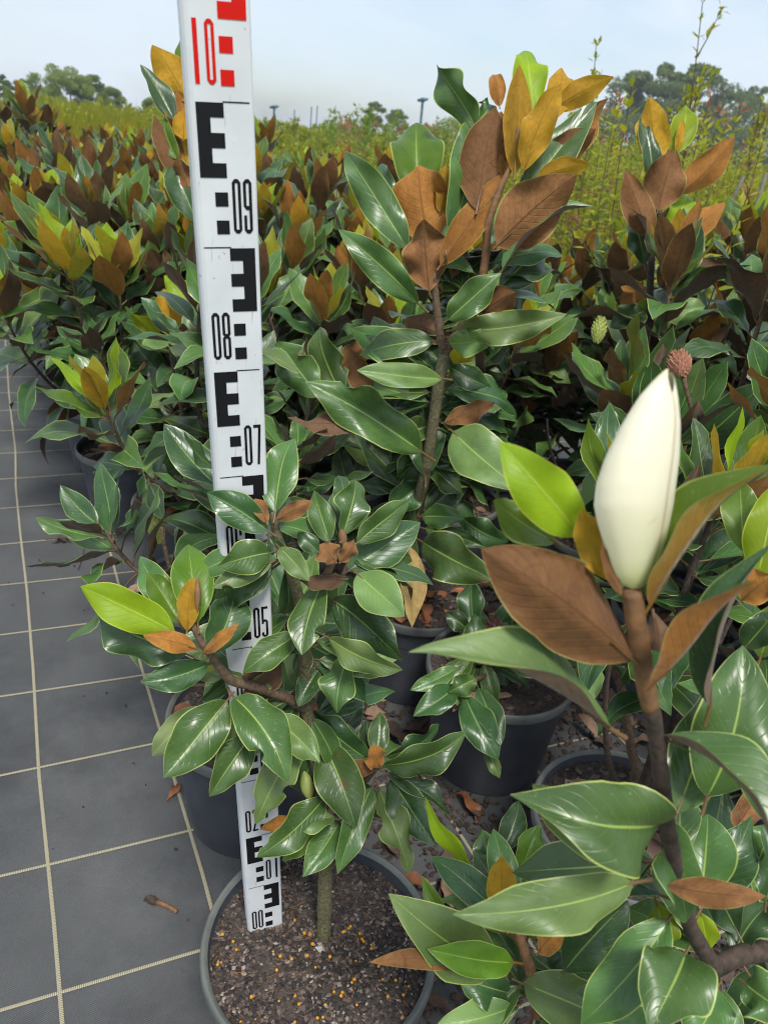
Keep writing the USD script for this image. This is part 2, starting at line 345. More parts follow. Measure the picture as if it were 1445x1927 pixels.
petalm = usdkit.material(stage, '/World/Looks/petal', {
    'st': ('attribute', {'attribute': 'st'}), 'sep': ('separate_xyz', {}), 'geo': ('geometry', {}),
    'r': ('rgb_ramp', {'ramp': [(0.0, (0.50, 0.52, 0.20)), (0.14, (0.66, 0.64, 0.40)), (0.4, (0.72, 0.67, 0.49)), (0.9, (0.74, 0.69, 0.51)), (1.0, (0.72, 0.62, 0.38))]}),
    'n': ('noise_texture', {'scale': 55.0, 'detail': 4.0}), 'nr': ('map_range', {'from_min': 0.70, 'from_max': 0.76, 'clamp': True, 'to_max': 0.35}),
    'mx': ('mix', {'color2': (0.52, 0.36, 0.16)}),
    'ev': ('map_range', {'from_min': .965, 'from_max': .995, 'clamp': True, 'to_max': .75}), 'me': ('mix', {'color2': (.42, .30, .15)}), 'wn': ('noise_texture', {'scale': 60.0, 'detail': 5.0}), 'bp': ('bump', {'strength': .2, 'distance': .002}),
    'p': ('principled_bsdf', {'roughness': 0.48, 'subsurface_weight': 0.25, 'subsurface_scale': 0.004, 'subsurface_radius': (1.0, 0.9, 0.6)}),
}, [('st.vector', 'sep.vector'), ('sep.x', 'r.fac'), ('geo.position', 'n.vector'), ('n.fac', 'nr.value'), ('nr.result', 'mx.fac'), ('r.color', 'mx.color1'), ('sep.y', 'ev.value'), ('mx.color', 'me.color1'), ('ev.result', 'me.fac'), ('me.color', 'p.base_color'), ('geo.position', 'wn.vector'), ('wn.fac', 'bp.height'), ('bp.normal', 'p.normal')], surface='p.BSDF')
staffm = usdkit.material(stage, '/World/Looks/staff_white', {
    'geo': ('geometry', {}), 'n': ('noise_texture', {'scale': 18.0, 'detail': 5.0}), 'r': ('rgb_ramp', {'ramp': [(.35, (.60, .625, .64)), (.65, (.68, .70, .71))]}),
    'mp': ('mapping', {'scale': (300, 300, 26), 'rotation': (.35, .2, 0)}), 'sn': ('noise_texture', {'scale': 1.0, 'detail': 2.0}), 'sr': ('map_range', {'from_min': .70, 'from_max': .74, 'to_max': .45, 'clamp': True}), 'ms': ('mix', {'color2': (.30, .30, .29)}),
    'dn': ('noise_texture', {'scale': 150.0, 'detail': 4.0}), 'dr': ('map_range', {'from_min': .69, 'from_max': .73, 'to_max': .5, 'clamp': True}), 'md': ('mix', {'color2': (.22, .20, .17)}),
    'p': ('principled_bsdf', {'roughness': .42})},
    [('geo.position', 'n.vector'), ('n.fac', 'r.fac'), ('geo.position', 'mp.vector'), ('mp.vector', 'sn.vector'), ('sn.fac', 'sr.value'), ('sr.result', 'ms.fac'), ('r.color', 'ms.color1'),
     ('geo.position', 'dn.vector'), ('dn.fac', 'dr.value'), ('dr.result', 'md.fac'), ('ms.color', 'md.color1'), ('md.color', 'p.base_color')], surface='p.BSDF')
staffedge = simple('staff_metal', (0.60, 0.62, 0.63), 0.35, (30, (0.55, 0.57, 0.58)), spec=0.5)
inkk = simple('ink_black', (0.008, 0.008, 0.010), 0.55, spec=.2)
inkr = simple('ink_red', (0.60, 0.010, 0.005), 0.55, spec=.15)

# ------------------------------------------------------------------ ground : weed matting
AZ, SKEW, SC = -0.4828, 0.0776, 1.213 / 1.29
gdir = np.array([math.sin(AZ), math.cos(AZ)]); ndir = np.array([math.cos(AZ), -math.sin(AZ)])
gg = np.array([math.sin(AZ + SKEW), math.cos(AZ + SKEW)])
matm = usdkit.material(stage, '/World/Looks/weed_mat', {
    'geo': ('geometry', {}), 'map': ('mapping', {'rotation': (0, 0, AZ)}),
    'w1': ('wave_tex' if False else 'noise_texture', {'scale': 3.0, 'detail': 6.0, 'roughness': 0.6}),
    'sx': ('separate_xyz', {}),
    'a': ('math', {'math_type': 'multiply', 'value2': 1900.0}), 'as': ('math', {'math_type': 'sine'}),
    'b': ('math', {'math_type': 'multiply', 'value2': 1900.0}), 'bs': ('math', {'math_type': 'sine'}),
    'ab': ('math', {'math_type': 'multiply'}),
    'r': ('rgb_ramp', {'ramp': [(0.3, (0.070, 0.073, 0.075)), (0.55, (0.094, 0.097, 0.098)), (0.75, (0.132, 0.133, 0.130))]}),
    'n2': ('noise_texture', {'scale': 420.0, 'detail': 2.0}), 'wv': ('map_range', {'from_min': -1.0, 'from_max': 1.0, 'to_min': .72, 'to_max': 1.22}), 'wm': ('mix', {'mix_type': 'multiply', 'fac': 1.0}), 'n4': ('noise_texture', {'scale': 1.3, 'detail': 7.0, 'roughness': .7}), 'r4': ('rgb_ramp', {'ramp': [(.38, (.62, .62, .63)), (.5, (1, 1, 1)), (.66, (1.0, .99, .95)), (.74, (1.25, 1.22, 1.15))]}), 'm4': ('mix', {'mix_type': 'multiply', 'fac': .8}), 'mm': ('mix', {'mix_type': 'overlay', 'fac': 0.35}),
    'bmp': ('bump', {'strength': 0.35, 'distance': 0.001}),
    'p': ('principled_bsdf', {'roughness': 0.7, 'specular_ior_level': 0.22}),
}, [('geo.position', 'map.vector'), ('geo.position', 'w1.vector'), ('map.vector', 'sx.vector'), ('sx.x', 'a.value1'), ('a.value', 'as.value1'), ('sx.y', 'b.value1'), ('b.value', 'bs.value1'),
    ('as.value', 'ab.value1'), ('bs.value', 'ab.value2'), ('ab.value', 'bmp.height'), ('w1.fac', 'r.fac'), ('r.color', 'mm.color1'), ('geo.position', 'n2.vector'), ('n2.color', 'mm.color2'),
    ('mm.color', 'wm.color1'), ('ab.value', 'wv.value'), ('wv.result', 'wm.color2'), ('geo.position', 'n4.vector'), ('n4.fac', 'r4.fac'), ('wm.color', 'm4.color1'), ('r4.color', 'm4.color2'), ('m4.color', 'p.base_color'), ('bmp.normal', 'p.normal')], surface='p.BSDF')
threadm = usdkit.material(stage, '/World/Looks/mat_thread', {
    'st': ('attribute', {'attribute': 'st'}), 'sep': ('separate_xyz', {}), 'k': ('math', {'math_type': 'multiply', 'value2': 2300.0}), 's': ('math', {'math_type': 'sine'}),
    'g': ('map_range', {'from_min': -0.4, 'from_max': 0.4, 'clamp': True}), 'm': ('mix', {'color1': (0.17, 0.155, 0.10), 'color2': (0.44, 0.395, 0.27)}),
    'p': ('principled_bsdf', {'roughness': 0.8})},
    [('st.vector', 'sep.vector'), ('sep.x', 'k.value1'), ('k.value', 's.value1'), ('s.value', 'g.value'), ('g.result', 'm.fac'), ('m.color', 'p.base_color')], surface='p.BSDF')
grassground = simple('field_ground', (0.15, 0.16, 0.035), 0.95, (0.6, (0.09, 0.11, 0.03)))
R_ = np.random.RandomState(3)
n = 60
gx, gy = np.meshgrid(np.linspace(-1, 1, n + 1), np.linspace(-1, 1, n + 1), indexing='ij')
gx, gy = np.sign(gx) * np.abs(gx) ** 2.2 * 900, np.sign(gy) * np.abs(gy) ** 2.2 * 900
gz = -0.004 + 0 * gx
rr = np.hypot(gx, gy)
gz = gz + np.where(rr > 25, np.minimum((rr - 25) / 60, 1) * 0.0, 0)
V = np.stack([gx, gy, gz - 0.004], -1).reshape(-1, 3)
idx = np.arange((n + 1) ** 2).reshape(n + 1, n + 1)
q = np.stack([idx[:-1, :-1], idx[1:, :-1], idx[1:, 1:], idx[:-1, 1:]], -1).reshape(-1, 4)
F = np.vstack([q[:, [0, 1, 2]], q[:, [0, 2, 3]]])
tag(obj('ground', (V, F), grassground), kind='structure')
wm = UsdGeom.Xform.Define(stage, path_for('weed_mat')).GetPrim(); tag(wm, 'dark woven weed matting with pale stitched grid lines', None, kind='structure')
def gpt(s, t): return ndir * t + gdir * s
NS, NT = 90, 40
S, Tt = np.meshgrid(np.linspace(-1.5, 11.5, NS), np.linspace(-3.2, 5.0, NT), indexing='ij')
xy = ndir[None, None] * Tt[..., None] + gdir[None, None] * S[..., None]
zz = meshkit.fbm(np.stack([xy[..., 0].ravel() * 2.2, xy[..., 1].ravel() * 2.2, 0 * xy[..., 0].ravel()], -1), 2, 5).reshape(S.shape)
V = np.concatenate([xy, ((zz - 0.5) * 0.006)[..., None]], -1).reshape(-1, 3)
idx = np.arange(NS * NT).reshape(NS, NT)
q = np.stack([idx[:-1, :-1], idx[:-1, 1:], idx[1:, 1:], idx[1:, :-1]], -1).reshape(-1, 4)
F = np.vstack([q[:, [0, 1, 2]], q[:, [0, 2, 3]]]); 
if normals(V, F)[0][2] < 0: F = F[:, ::-1]
obj('mat_sheet', (V, F), matm, wm)
from scipy.interpolate import RegularGridInterpolator
_gz = RegularGridInterpolator((np.linspace(-1.5, 11.5, NS), np.linspace(-3.2, 5.0, NT)), (zz - 0.5) * 0.006, bounds_error=False, fill_value=0.0)
def matz(p): return _gz(np.stack([p @ gdir, p @ ndir], -1))
def thread_line(p0, p1, w, seed):
    rs = np.random.RandomState(seed); m = max(20, int(np.linalg.norm(p1 - p0) / 0.03))
    t = np.linspace(0, 1, m); L = np.linalg.norm(p1 - p0); d = (p1 - p0) / L; nn = np.array([-d[1], d[0]])
    wob = 0.0045 * np.interp(t * L, np.arange(0, L + 1, 0.35), rs.uniform(-1, 1, len(np.arange(0, L + 1, 0.35))))
    c = p0 + d * (t * L)[:, None] + nn * wob[:, None]
    vs, us = [], []
    for off, h in ((-w / 2, 0.0006), (0, 0.0016), (w / 2, 0.0006)):
        pp = c + nn * off
        vs.append(np.c_[pp, matz(pp) + 0.0012 + h]); us.append(np.c_[t * L, np.full(m, off)])
    V = np.stack(vs, 1).reshape(-1, 3); U = np.stack(us, 1).reshape(-1, 2)
    f = []
    for i in range(m - 1):
        for k in range(2):
            a = i * 3 + k
            f += [[a, a + 3, a + 4], [a, a + 4, a + 1]]
    f = np.array(f)
    if normals(V, f)[4][2] < 0: f = f[:, ::-1]
    obj('thread_line', (V, f, U), threadm, wm)
for k in range(-6, 6):
    o = (-0.0756 + 0.26 * k) * SC
    thread_line(gpt(-1.2, o), gpt(11.2, o), 0.0062, 10 + k)
for k in range(-4, 42):
    c = (0.8233 + 0.2575 * k) * SC
    pc = gg * c; dd = np.array([gg[1], -gg[0]])
    thread_line(pc - dd * 2.4, pc + dd * 3.2, 0.0055, 50 + k)

# ------------------------------------------------------------------ pots
RIM_Z, POT_R = 0.252, 0.157
def revolve(prof, seg=56):
    prof = np.array(prof); a = np.arange(seg) / seg * 2 * np.pi
    v = np.concatenate([np.stack([r * np.cos(a), r * np.sin(a), np.full(seg, z)], -1) for r, z in prof])
    f = []
    for i in range(len(prof) - 1):
        for k in range(seg):
            p, q_ = i * seg + k, i * seg + (k + 1) % seg
            f += [[p, q_, q_ + seg], [p, q_ + seg, p + seg]]
    return v, np.array(f)
def soil_disc(r, z, rs, amp=0.006, n=26):
    v, f = [[0, 0, z]], []
    for i in range(1, n + 1):
        rad = r * i / n
        for k in range(48):
            a = k / 48 * 2 * np.pi
            v.append([rad * math.cos(a), rad * math.sin(a), z])
    v = np.array(v)
    v[:, 2] += (meshkit.fbm(v * 28 + rs.uniform(0, 50), 4, 3) - 0.5) * amp * 2.2 + (meshkit.noise(v * 9 + 7, 2) - 0.5) * amp
    for k in range(48):
        f.append([0, 1 + k, 1 + (k + 1) % 48])
    for i in range(n - 1):
        for k in range(48):
            a, b = 1 + i * 48 + k, 1 + i * 48 + (k + 1) % 48
            f += [[a, a + 48, b + 48], [a, b + 48, b]]
    return v, np.array(f)
def chips(rs, num, r, z, smin, smax, flat=0.45):
    ms = []
    for _ in range(num):
        a, q_ = rs.uniform(0, 6.283), math.sqrt(rs.uniform(0, 1)) * r
        s = rs.uniform(smin, smax) * np.array([1, rs.uniform(0.45, 1), rs.uniform(0.25, flat + 0.2)])
        v = np.array([[1, 0, 0], [-1, 0, 0], [0, 1, 0], [0, -1, 0], [0, 0, 1], [0, 0, -1.0], [.6, .6, .3], [-.6, .5, .4]]) * (1 + rs.uniform(-0.3, 0.3, (8, 3))) * s
        h = trimesh.convex.convex_hull(v)
        m = trimesh.transformations.random_rotation_matrix(rs.rand(3))[:3, :3]
        if rs.rand() < 0.75:
            c, s_ = math.cos(a * 7), math.sin(a * 7); m = np.array([[c, -s_, 0], [s_, c, 0], [0, 0, 1]]) @ trimesh.transformations.rotation_matrix(rs.uniform(-0.5, 0.5), [1, 0, 0])[:3, :3]
        vv = np.array(h.vertices) @ m.T + [q_ * math.cos(a), q_ * math.sin(a), z + rs.uniform(-0.001, 0.004)]
        ms.append((vv, np.array(h.faces)))
    return cat_mesh(ms)
def make_pot(loc, label, group=None, hero=False, seed=0, soil_drop=0.022):
    rs = np.random.RandomState(seed + 77)
    t = thing('plant_pot', loc, label, 'plant pot', group)
    R, h = POT_R, RIM_Z
    obj('pot_wall', revolve([(R * 0.755, 0.001), (R * 0.775, 0.004), (R * 0.925, h - 0.020), (R * 0.93, h - 0.017)]), potm, t, smooth=40)
    obj('pot_rim', revolve([(R * 0.932, h - 0.024), (R * 0.985, h - 0.022), (R * 1.0, h - 0.017), (R * 1.0, h - 0.006), (R * 0.99, h - 0.0015), (R * 0.975, h), (R * 0.955, h - 0.001), (R * 0.935, h - 0.006)]), rimm, t, smooth=50)
    obj('inner_wall', (lambda vf: (vf[0], vf[1]))(revolve([(R * 0.935, h - 0.006), (R * 0.905, h - 0.07)])), potm, t)
    zs = h - soil_drop
    so = obj('potting_soil', soil_disc(R * 0.925, zs, rs), soilm, t)
    if hero:
        for nm, num, mt, a, b in (('bark_chips', 1500, chip_mats[0], .0016, .0050), ('charcoal_chips', 900, chip_mats[1], .0016, .0052), ('grey_chips', 480, chip_mats[2], .0012, .0038)):
            tag(obj(nm, chips(rs, num, R * 0.91, zs + 0.001, a, b), mt, so, smooth=False), kind='stuff')
        ms = []
        for k in range(150):
            a, q_ = rs.uniform(0, 6.283), math.sqrt(rs.uniform(0, 1)) * R * 0.88
            p0 = np.array([q_ * math.cos(a), q_ * math.sin(a), zs + 0.003]); d = rs.uniform(-1, 1, 3) * [1, 1, .1]; d = unit(d) * rs.uniform(.006, .022)
            ms.append(tube([p0, p0 + d * .5 + rs.uniform(-.002, .002, 3) * [1, 1, .3], p0 + d], rs.uniform(.0003, .0007), 4))
        tag(obj('root_fibres', cat_mesh(ms), twigm, so), kind='stuff')
        pts = [(0.18, .25), (.25, .3)]
        ms = []
        ico = trimesh.creation.icosphere(subdivisions=2, radius=0.0022)
        for k in range(70):
            while True:
                x, y = rs.uniform(-1, 1), rs.uniform(-1, 0.25)
                if x * x + y * y < 0.8: break
            ms.append((np.array(ico.vertices) * rs.uniform(.75, 1.15) + [x * R, y * R, zs + 0.0035], np.array(ico.faces)))
        tag(obj('fertiliser_pellets', cat_mesh(ms), pelletm, so), kind='stuff')
        obj('stone_chip', chips(np.random.RandomState(4), 1, 0.001, zs + .002, .0085, .009), stonem, so, smooth=False)
    else:
        tag(obj('bark_chips', chips(rs, 110, R * 0.88, zs + 0.002, .004, .012), chip_mats[0], so, smooth=False), kind='stuff')
        ms = []
        for k in range(26):
            a, q_ = rs.uniform(0, 6.283), math.sqrt(rs.uniform(0, 1)) * R * 0.8
            b = np.array([q_ * math.cos(a), q_ * math.sin(a), zs + 0.006]); d = np.array([math.cos(a * 5), math.sin(a * 5), rs.uniform(-.1, .2)]) * rs.uniform(.03, .07)
            ms.append(leaf_mesh(b, b + d, np.array([rs.uniform(-.4, .4), rs.uniform(-.4, .4), 1]), rs.uniform(.02, .04), bend=rs.uniform(-.2, .3), cup=rs.uniform(-.5, .9), nu=4, nv=2, seed=k, pet=0))
        tag(obj('dry_leaf_scraps', cat_mesh(ms), dryleaf[0 if seed % 2 else 1], so), kind='stuff')
    return t

A0 = np.array([-0.03, 0.624]); av = np.array([-0.190, 0.412]); bv = np.array([0.476, 0.250])
def lat(i, j): return A0 + av * i + bv * j
SPOT = {(0, 0): A0, (1, 0): np.array([-0.204, 1.043]), (1, 1): np.array([0.274, 1.247]), (0, 1): np.array([0.446, 0.875])}
def lat2(i, j): return ndir * (0.275 + 0.53 * j) + gdir * (0.567 + 0.44 * i)
def spot(i, j):
    if (i, j) in SPOT: return SPOT[(i, j)]
    f = min(1, max(0, (i - 2) / 3))
    return lat(i, j) * (1 - f) + lat2(i, j) * f
SOIL_Z = RIM_Z - 0.022
pot_hero = make_pot((*A0, 0), 'charcoal pot with soil and yellow pellets that holds the staff', hero=True, soil_drop=0.024)
pot_protos = []

# ------------------------------------------------------------------ measuring staff
rs0 = np.array([-0.1059, 0.6448, -0.9876 + CAMZ]); sax = unit(np.array([-0.0375, -0.0429, 1.0])); YAW = 0.3573; FWID = 0.0427
sho = np.array([math.cos(YAW), math.sin(YAW), 0]); sho = unit(sho - sax * (sho @ sax)); sno = np.cross(sho, sax)   # sno points out of the face
if sno @ (EYE - rs0) < 0: sno = -sno
st = thing('measuring_staff', rs0, 'white metal levelling staff with black and red scale, standing in the front pot', 'measuring staff')
SX0, SX1, SDEP = -0.0245, 0.0225, 0.026
def SP(x, h, o): return sho * x + sax * h + sno * o
def staff_box():
    c = 0.0042
    sec = [(SX0, -SDEP), (SX0, -c), (SX0 + c * 0.45, -c * 0.35), (SX0 + c * 1.1, 0), (SX1 - 0.0012, 0), (SX1, -0.0012), (SX1, -SDEP)]
    v, f = [], []
    hs = [-0.012, 1.16]
    for h in hs:
        v += [SP(x, h, o) for x, o in sec]
    m = len(sec)
    for k in range(m):
        a, b = k, (k + 1) % m
        f += [[a, b, b + m], [a, b + m, a + m]]
    for k in range(1, m - 1):
        f += [[0, k + 1, k], [m, m + k, m + k + 1]]
    tm = trimesh.Trimesh(np.array(v), np.array(f), process=False); trimesh.repair.fix_normals(tm)
    return tm
obj('staff_body', staff_box(), staffm, st, smooth=False)
def sheet(poly, mat, name, o=0.0004):
    """a thin printed shape on the face; poly in (x across from -.5 to .5 of the face, h metres)"""
    v2, f2 = trimesh.creation.triangulate_polygon(poly, engine='earcut')
    top = np.array([SP(x, h, o) for x, h in v2]); f2 = np.array(f2)
    nn = np.cross(top[f2[0, 1]] - top[f2[0, 0]], top[f2[0, 2]] - top[f2[0, 0]])
    if nn @ sno < 0: f2 = f2[:, ::-1]
    return obj(name, (top, f2), mat, st, smooth=False)
FX0, FX1 = -0.02135, 0.02135
def fx(u): return FX0 + (FX1 - FX0) * u
def rect(u0, u1, h0, h1): return sbox(fx(u0), h0, fx(u1), h1)
def ring(u0, u1, h0, h1, t=0.00225, c=0.0020):
    x0, x1 = fx(u0), fx(u1)
    o = Polygon([(x0 + c, h0), (x1 - c, h0), (x1, h0 + c * 1.3), (x1, h1 - c * 1.3), (x1 - c, h1), (x0 + c, h1), (x0, h1 - c * 1.3), (x0, h0 + c * 1.3)])
    i = sbox(x0 + t, h0 + t * 1.3, x1 - t, h1 - t * 1.3)
    return o.difference(i)
def digit(ch, u0, u1, h0, h1):
    x0, x1 = fx(u0), fx(u1); t = 0.00225; H = h1 - h0; mid = h0 + H * 0.5
    full = ring(u0, u1, h0, h1)
    def bar(a, b, c_, d): return sbox(a, b, c_, d)
    if ch == '0': return full
    if ch == '1': return sbox(x1 - t * 1.15, h0, x1, h1)
    if ch == '8': return ring(u0, u1, h0, mid + t * .4).union(ring(u0, u1, mid - t * .4, h1))
    if ch == '9': return ring(u0, u1, h0 + H * .44, h1).union(full.difference(sbox(x0 - 1, h0 + H * .34, x1 - t - 1e-5, h1 + 1)))
    if ch == '6': return ring(u0, u1, h0, h0 + H * .56).union(full.difference(sbox(x0 + t + 1e-5, h0 - 1, x1 + 1, h0 + H * .68)))
    if ch == '7': return sbox(x0, h1 - t * 1.3, x1, h1).union(LineString([(x1 - t * .5, h1 - t), (x0 + t * 1.6, h0)]).buffer(t * .5, cap_style=2).intersection(sbox(x0, h0, x1, h1)))
    if ch == '5': return sbox(x0, h1 - t * 1.3, x1, h1).union(sbox(x0, mid, x0 + t, h1)).union(ring(u0, u1, h0, mid + H * .08).difference(sbox(x0 - 1, h0 + H * .16, x0 + t + 1e-5, mid - t)))
    if ch == '4': return sbox(x1 - t * 2, h0, x1 - t, h1).union(sbox(x0, h0 + H * .25, x1, h0 + H * .25 + t * 1.2)).union(LineString([(x1 - t * 1.5, h1), (x0 + t * .5, h0 + H * .28)]).buffer(t * .5, cap_style=2))
    if ch == '3': return ring(u0, u1, h0, mid + t * .4).union(ring(u0, u1, mid - t * .4, h1)).difference(sbox(x0 - 1, h0 + H * .2, x0 + t + 1e-5, h1 - H * .2))
    if ch == '2': return sbox(x0, h0, x1, h0 + t * 1.3).union(ring(u0, u1, mid, h1).difference(sbox(x0 - 1, h0, x0 + t + 1e-5, h1 - H * .16)).difference(sbox(x0 - 1, mid - .01, x1 - t, mid + t * 1.5))).union(LineString([(x1 - t * .6, mid + t), (x0 + t * .6, h0 + t)]).buffer(t * .5, cap_style=2))
for k in range(0, 12):
    h = k * 0.1; mirror = k % 2 == 0; ink = inkr if k >= 10 else inkk
    X = (lambda u: 1 - u) if mirror else (lambda u: u)
    def R2(a, b, h0, h1):
        a, b = X(a), X(b); return rect(min(a, b), max(a, b), h0, h1)
    e = R2(.05, .28, h + .05, h + .0995)
    for q_ in (.05, .07, .09): e = e.union(R2(.05, .51, h + q_, h + q_ + (.01 if q_ < .09 else .0095)))
    sheet(e, ink, 'scale_block')
    for q_ in (.01, .03): sheet(R2(.285, .51, h + q_, h + q_ + .01), ink, 'scale_square')
    if k: sheet(R2(.02, .95, h + .1 - .1 - .0004, h + .0004) if False else rect(.50 if not mirror else .03, .95 if not mirror else .52, h + .1 - .0004, h + .1 + .0005), inkk, 'scale_line', 0.0003)
    else: sheet(rect(.03, .52, .0996, .1005), inkk, 'scale_line', 0.0003)
    if k < 11:
        s = '%02d' % k
        u = (.585, .93) if not mirror else (.075, .42)
        w = (u[1] - u[0])
        sheet(digit(s[0], u[0], u[0] + w * .44, h + .0105, h + .0495), ink, 'number') if not (s[0] == '1') else sheet(sbox(fx(u[0]), h + .0105, fx(u[0]) + .0032, h + .0495), ink, 'number')
        sheet(digit(s[1], u[0] + w * .56, u[1], h + .0105, h + .0495), ink, 'number')
for hh, xx in ((0.93, 0.006), (0.905, 0.012)):
    pass

# ------------------------------------------------------------------ hero plants built leaf by leaf
_seed = [100]
def hero_leaf(plant, org, bx, by, tx, ty, w, d0, dd, face, tone, ang=0.0, name='leaf', **k):
    _seed[0] += 1
    rs = np.random.RandomState(_seed[0])
    B, Tp = P(bx, by, d0), P(tx, ty, d0 + dd)
    mid = (B + Tp) / 2; ax = unit(Tp - B); c = unit(EYE - mid)
    n0 = unit(c - ax * (c @ ax))
    if face == 'U': n0 = -n0
    if 'cup' not in k: ang = ang + rs.uniform(-26, 26)
    a = math.radians(ang); s = np.cross(ax, n0)
    n0 = math.cos(a) * n0 + math.sin(a) * s
    cup = k.pop('cup', rs.uniform(0.2, 0.55))
    wm_ = w / FPX * (d0 + dd / 2) / max(0.75, math.cos(a)) / (0.5 + 0.5 * math.cos(cup)) * 1.04
    L = np.linalg.norm(Tp - B)
    bend = k.pop('bend', rs.uniform(-0.02, 0.12) if face == 'T' else rs.uniform(-0.10, 0.01))
    kw = dict(bend=bend, cup=cup, wave=k.pop('wave', rs.uniform(0.12, 0.25)), curl=k.pop('curl', rs.uniform(0, 0.14)), twist=k.pop('twist', rs.uniform(-0.55, 0.55)),
              nu=24, nv=10, seed=_seed[0], pet=k.pop('pet', 0.13 if face == 'T' else 0.05), petr=max(0.0010, 0.011 * L), ob=k.pop('ob', rs.uniform(-0.1, 0.15)))
    kw.update(k)
    return obj(name, leaf_mesh(B, Tp, n0, wm_, **kw), LM[tone], plant, origin=org)
def stem(plant, org, pts, name='branch', mat=bark, sides=10, n=None, knob=0.06):
    """pts: (px, py, depth, radius in metres)"""
    a = np.array([[*P(x, y, d), r] for x, y, d, r in pts])
    s = spline(a, n or max(8, 6 * len(pts)))
    return obj(name, tube(s[:, :3], s[:, 3], sides, knob=knob, seed=len(pts)), mat, plant, origin=org)
def bud(plant, org, bx, by, tx, ty, w, d, mat, name='leaf_bud', dd=0.0, sc=1.0):
    B, Tp = P(bx, by, d), P(tx, ty, d + dd); r = w / FPX * d / 2
    t = np.linspace(0, 1, 12); prof = np.sin(np.pi * (t * 0.93 + 0.04)) ** 0.75 * r
    return obj(name, tube(B + (Tp - B) * t[:, None], prof, 10), mat, plant, origin=org)
def seed_cone_mesh(B, Tp, r, seed=0, nb=90):
    ax = unit(Tp - B); L = np.linalg.norm(Tp - B)
    ref = unit(np.cross(ax, [0.3, 0.8, 0.1])); b2 = np.cross(ax, ref)
    t = np.linspace(0, 1, 10)
    ms = [tube(B + ax * L * t[:, None], np.sin(np.pi * (t * .9 + .06)) ** .7 * r * .9, 10)]
    for k in range(nb):
        u = (k + .5) / nb; a = k * 2.39996; rr_ = math.sin(math.pi * (u * .9 + .06)) ** .7 * r
        dr = math.cos(a) * ref + math.sin(a) * b2
        c = B + ax * L * u + dr * rr_ * .86
        tip = c + dr * r * .24 + ax * r * .42
        s1 = np.cross(dr, ax) * r * .17
        ms.append((np.array([c - s1 - ax * r * .16, c + s1 - ax * r * .16, c + ax * r * .2 + s1 * .6, c + ax * r * .2 - s1 * .6, tip]),
                   np.array([[0, 1, 4], [1, 2, 4], [2, 3, 4], [3, 0, 4]]), np.zeros((5, 2))))
    return cat_mesh(ms)
def cone(plant, org, bx, by, tx, ty, w, d, mat=conem):
    B, Tp = P(bx, by, d), P(tx, ty, d)
    c = obj('seed_cone', seed_cone_mesh(B, Tp, w / FPX * d / 2), mat, plant, smooth=False, origin=org)
    return c

# --- plant A in the front pot
orgA = np.array([*A0, SOIL_Z])
pA = thing('magnolia', orgA, 'short magnolia with dark wavy leaves, growing beside the staff in the front pot', 'potted shrub')
stem(pA, orgA, [(609, 1790, 1.035, .0110), (609, 1760, 1.02, .0100), (612, 1640, .965, .0092), (604, 1500, .905, .0085), (590, 1400, .86, .008), (575, 1320, .825, .0075), (573, 1235, .79, .0068), (563, 1130, .75, .006), (543, 1065, .725, .005), (520, 1000, .70, .0042), (512, 965, .69, .003)], 'trunk', barkg, 14)
stem(pA, orgA, [(578, 1335, .83, .006), (530, 1310, .80, .0055), (470, 1290, .765, .0052), (435, 1280, .745, .005), (405, 1245, .72, .0042), (380, 1210, .705, .0036), (358, 1165, .695, .0028)])
stem(pA, orgA, [(566, 1140, .755, .0045), (590, 1110, .735, .004), (615, 1080, .72, .0038), (632, 1045, .71, .003), (645, 1015, .705, .0022)])
stem(pA, orgA, [(606, 1520, .915, .005), (650, 1490, .90, .0042), (690, 1465, .875, .004), (708, 1440, .86, .0036), (712, 1415, .85, .0025)])
stem(pA, orgA, [(598, 1450, .885, .0045), (615, 1420, .87, .0035), (625, 1405, .865, .003)])
stem(pA, orgA, [(600, 1475, .895, .0048), (585, 1478, .885, .004), (590, 1500, .88, .0035), (612, 1525, .87, .003)])
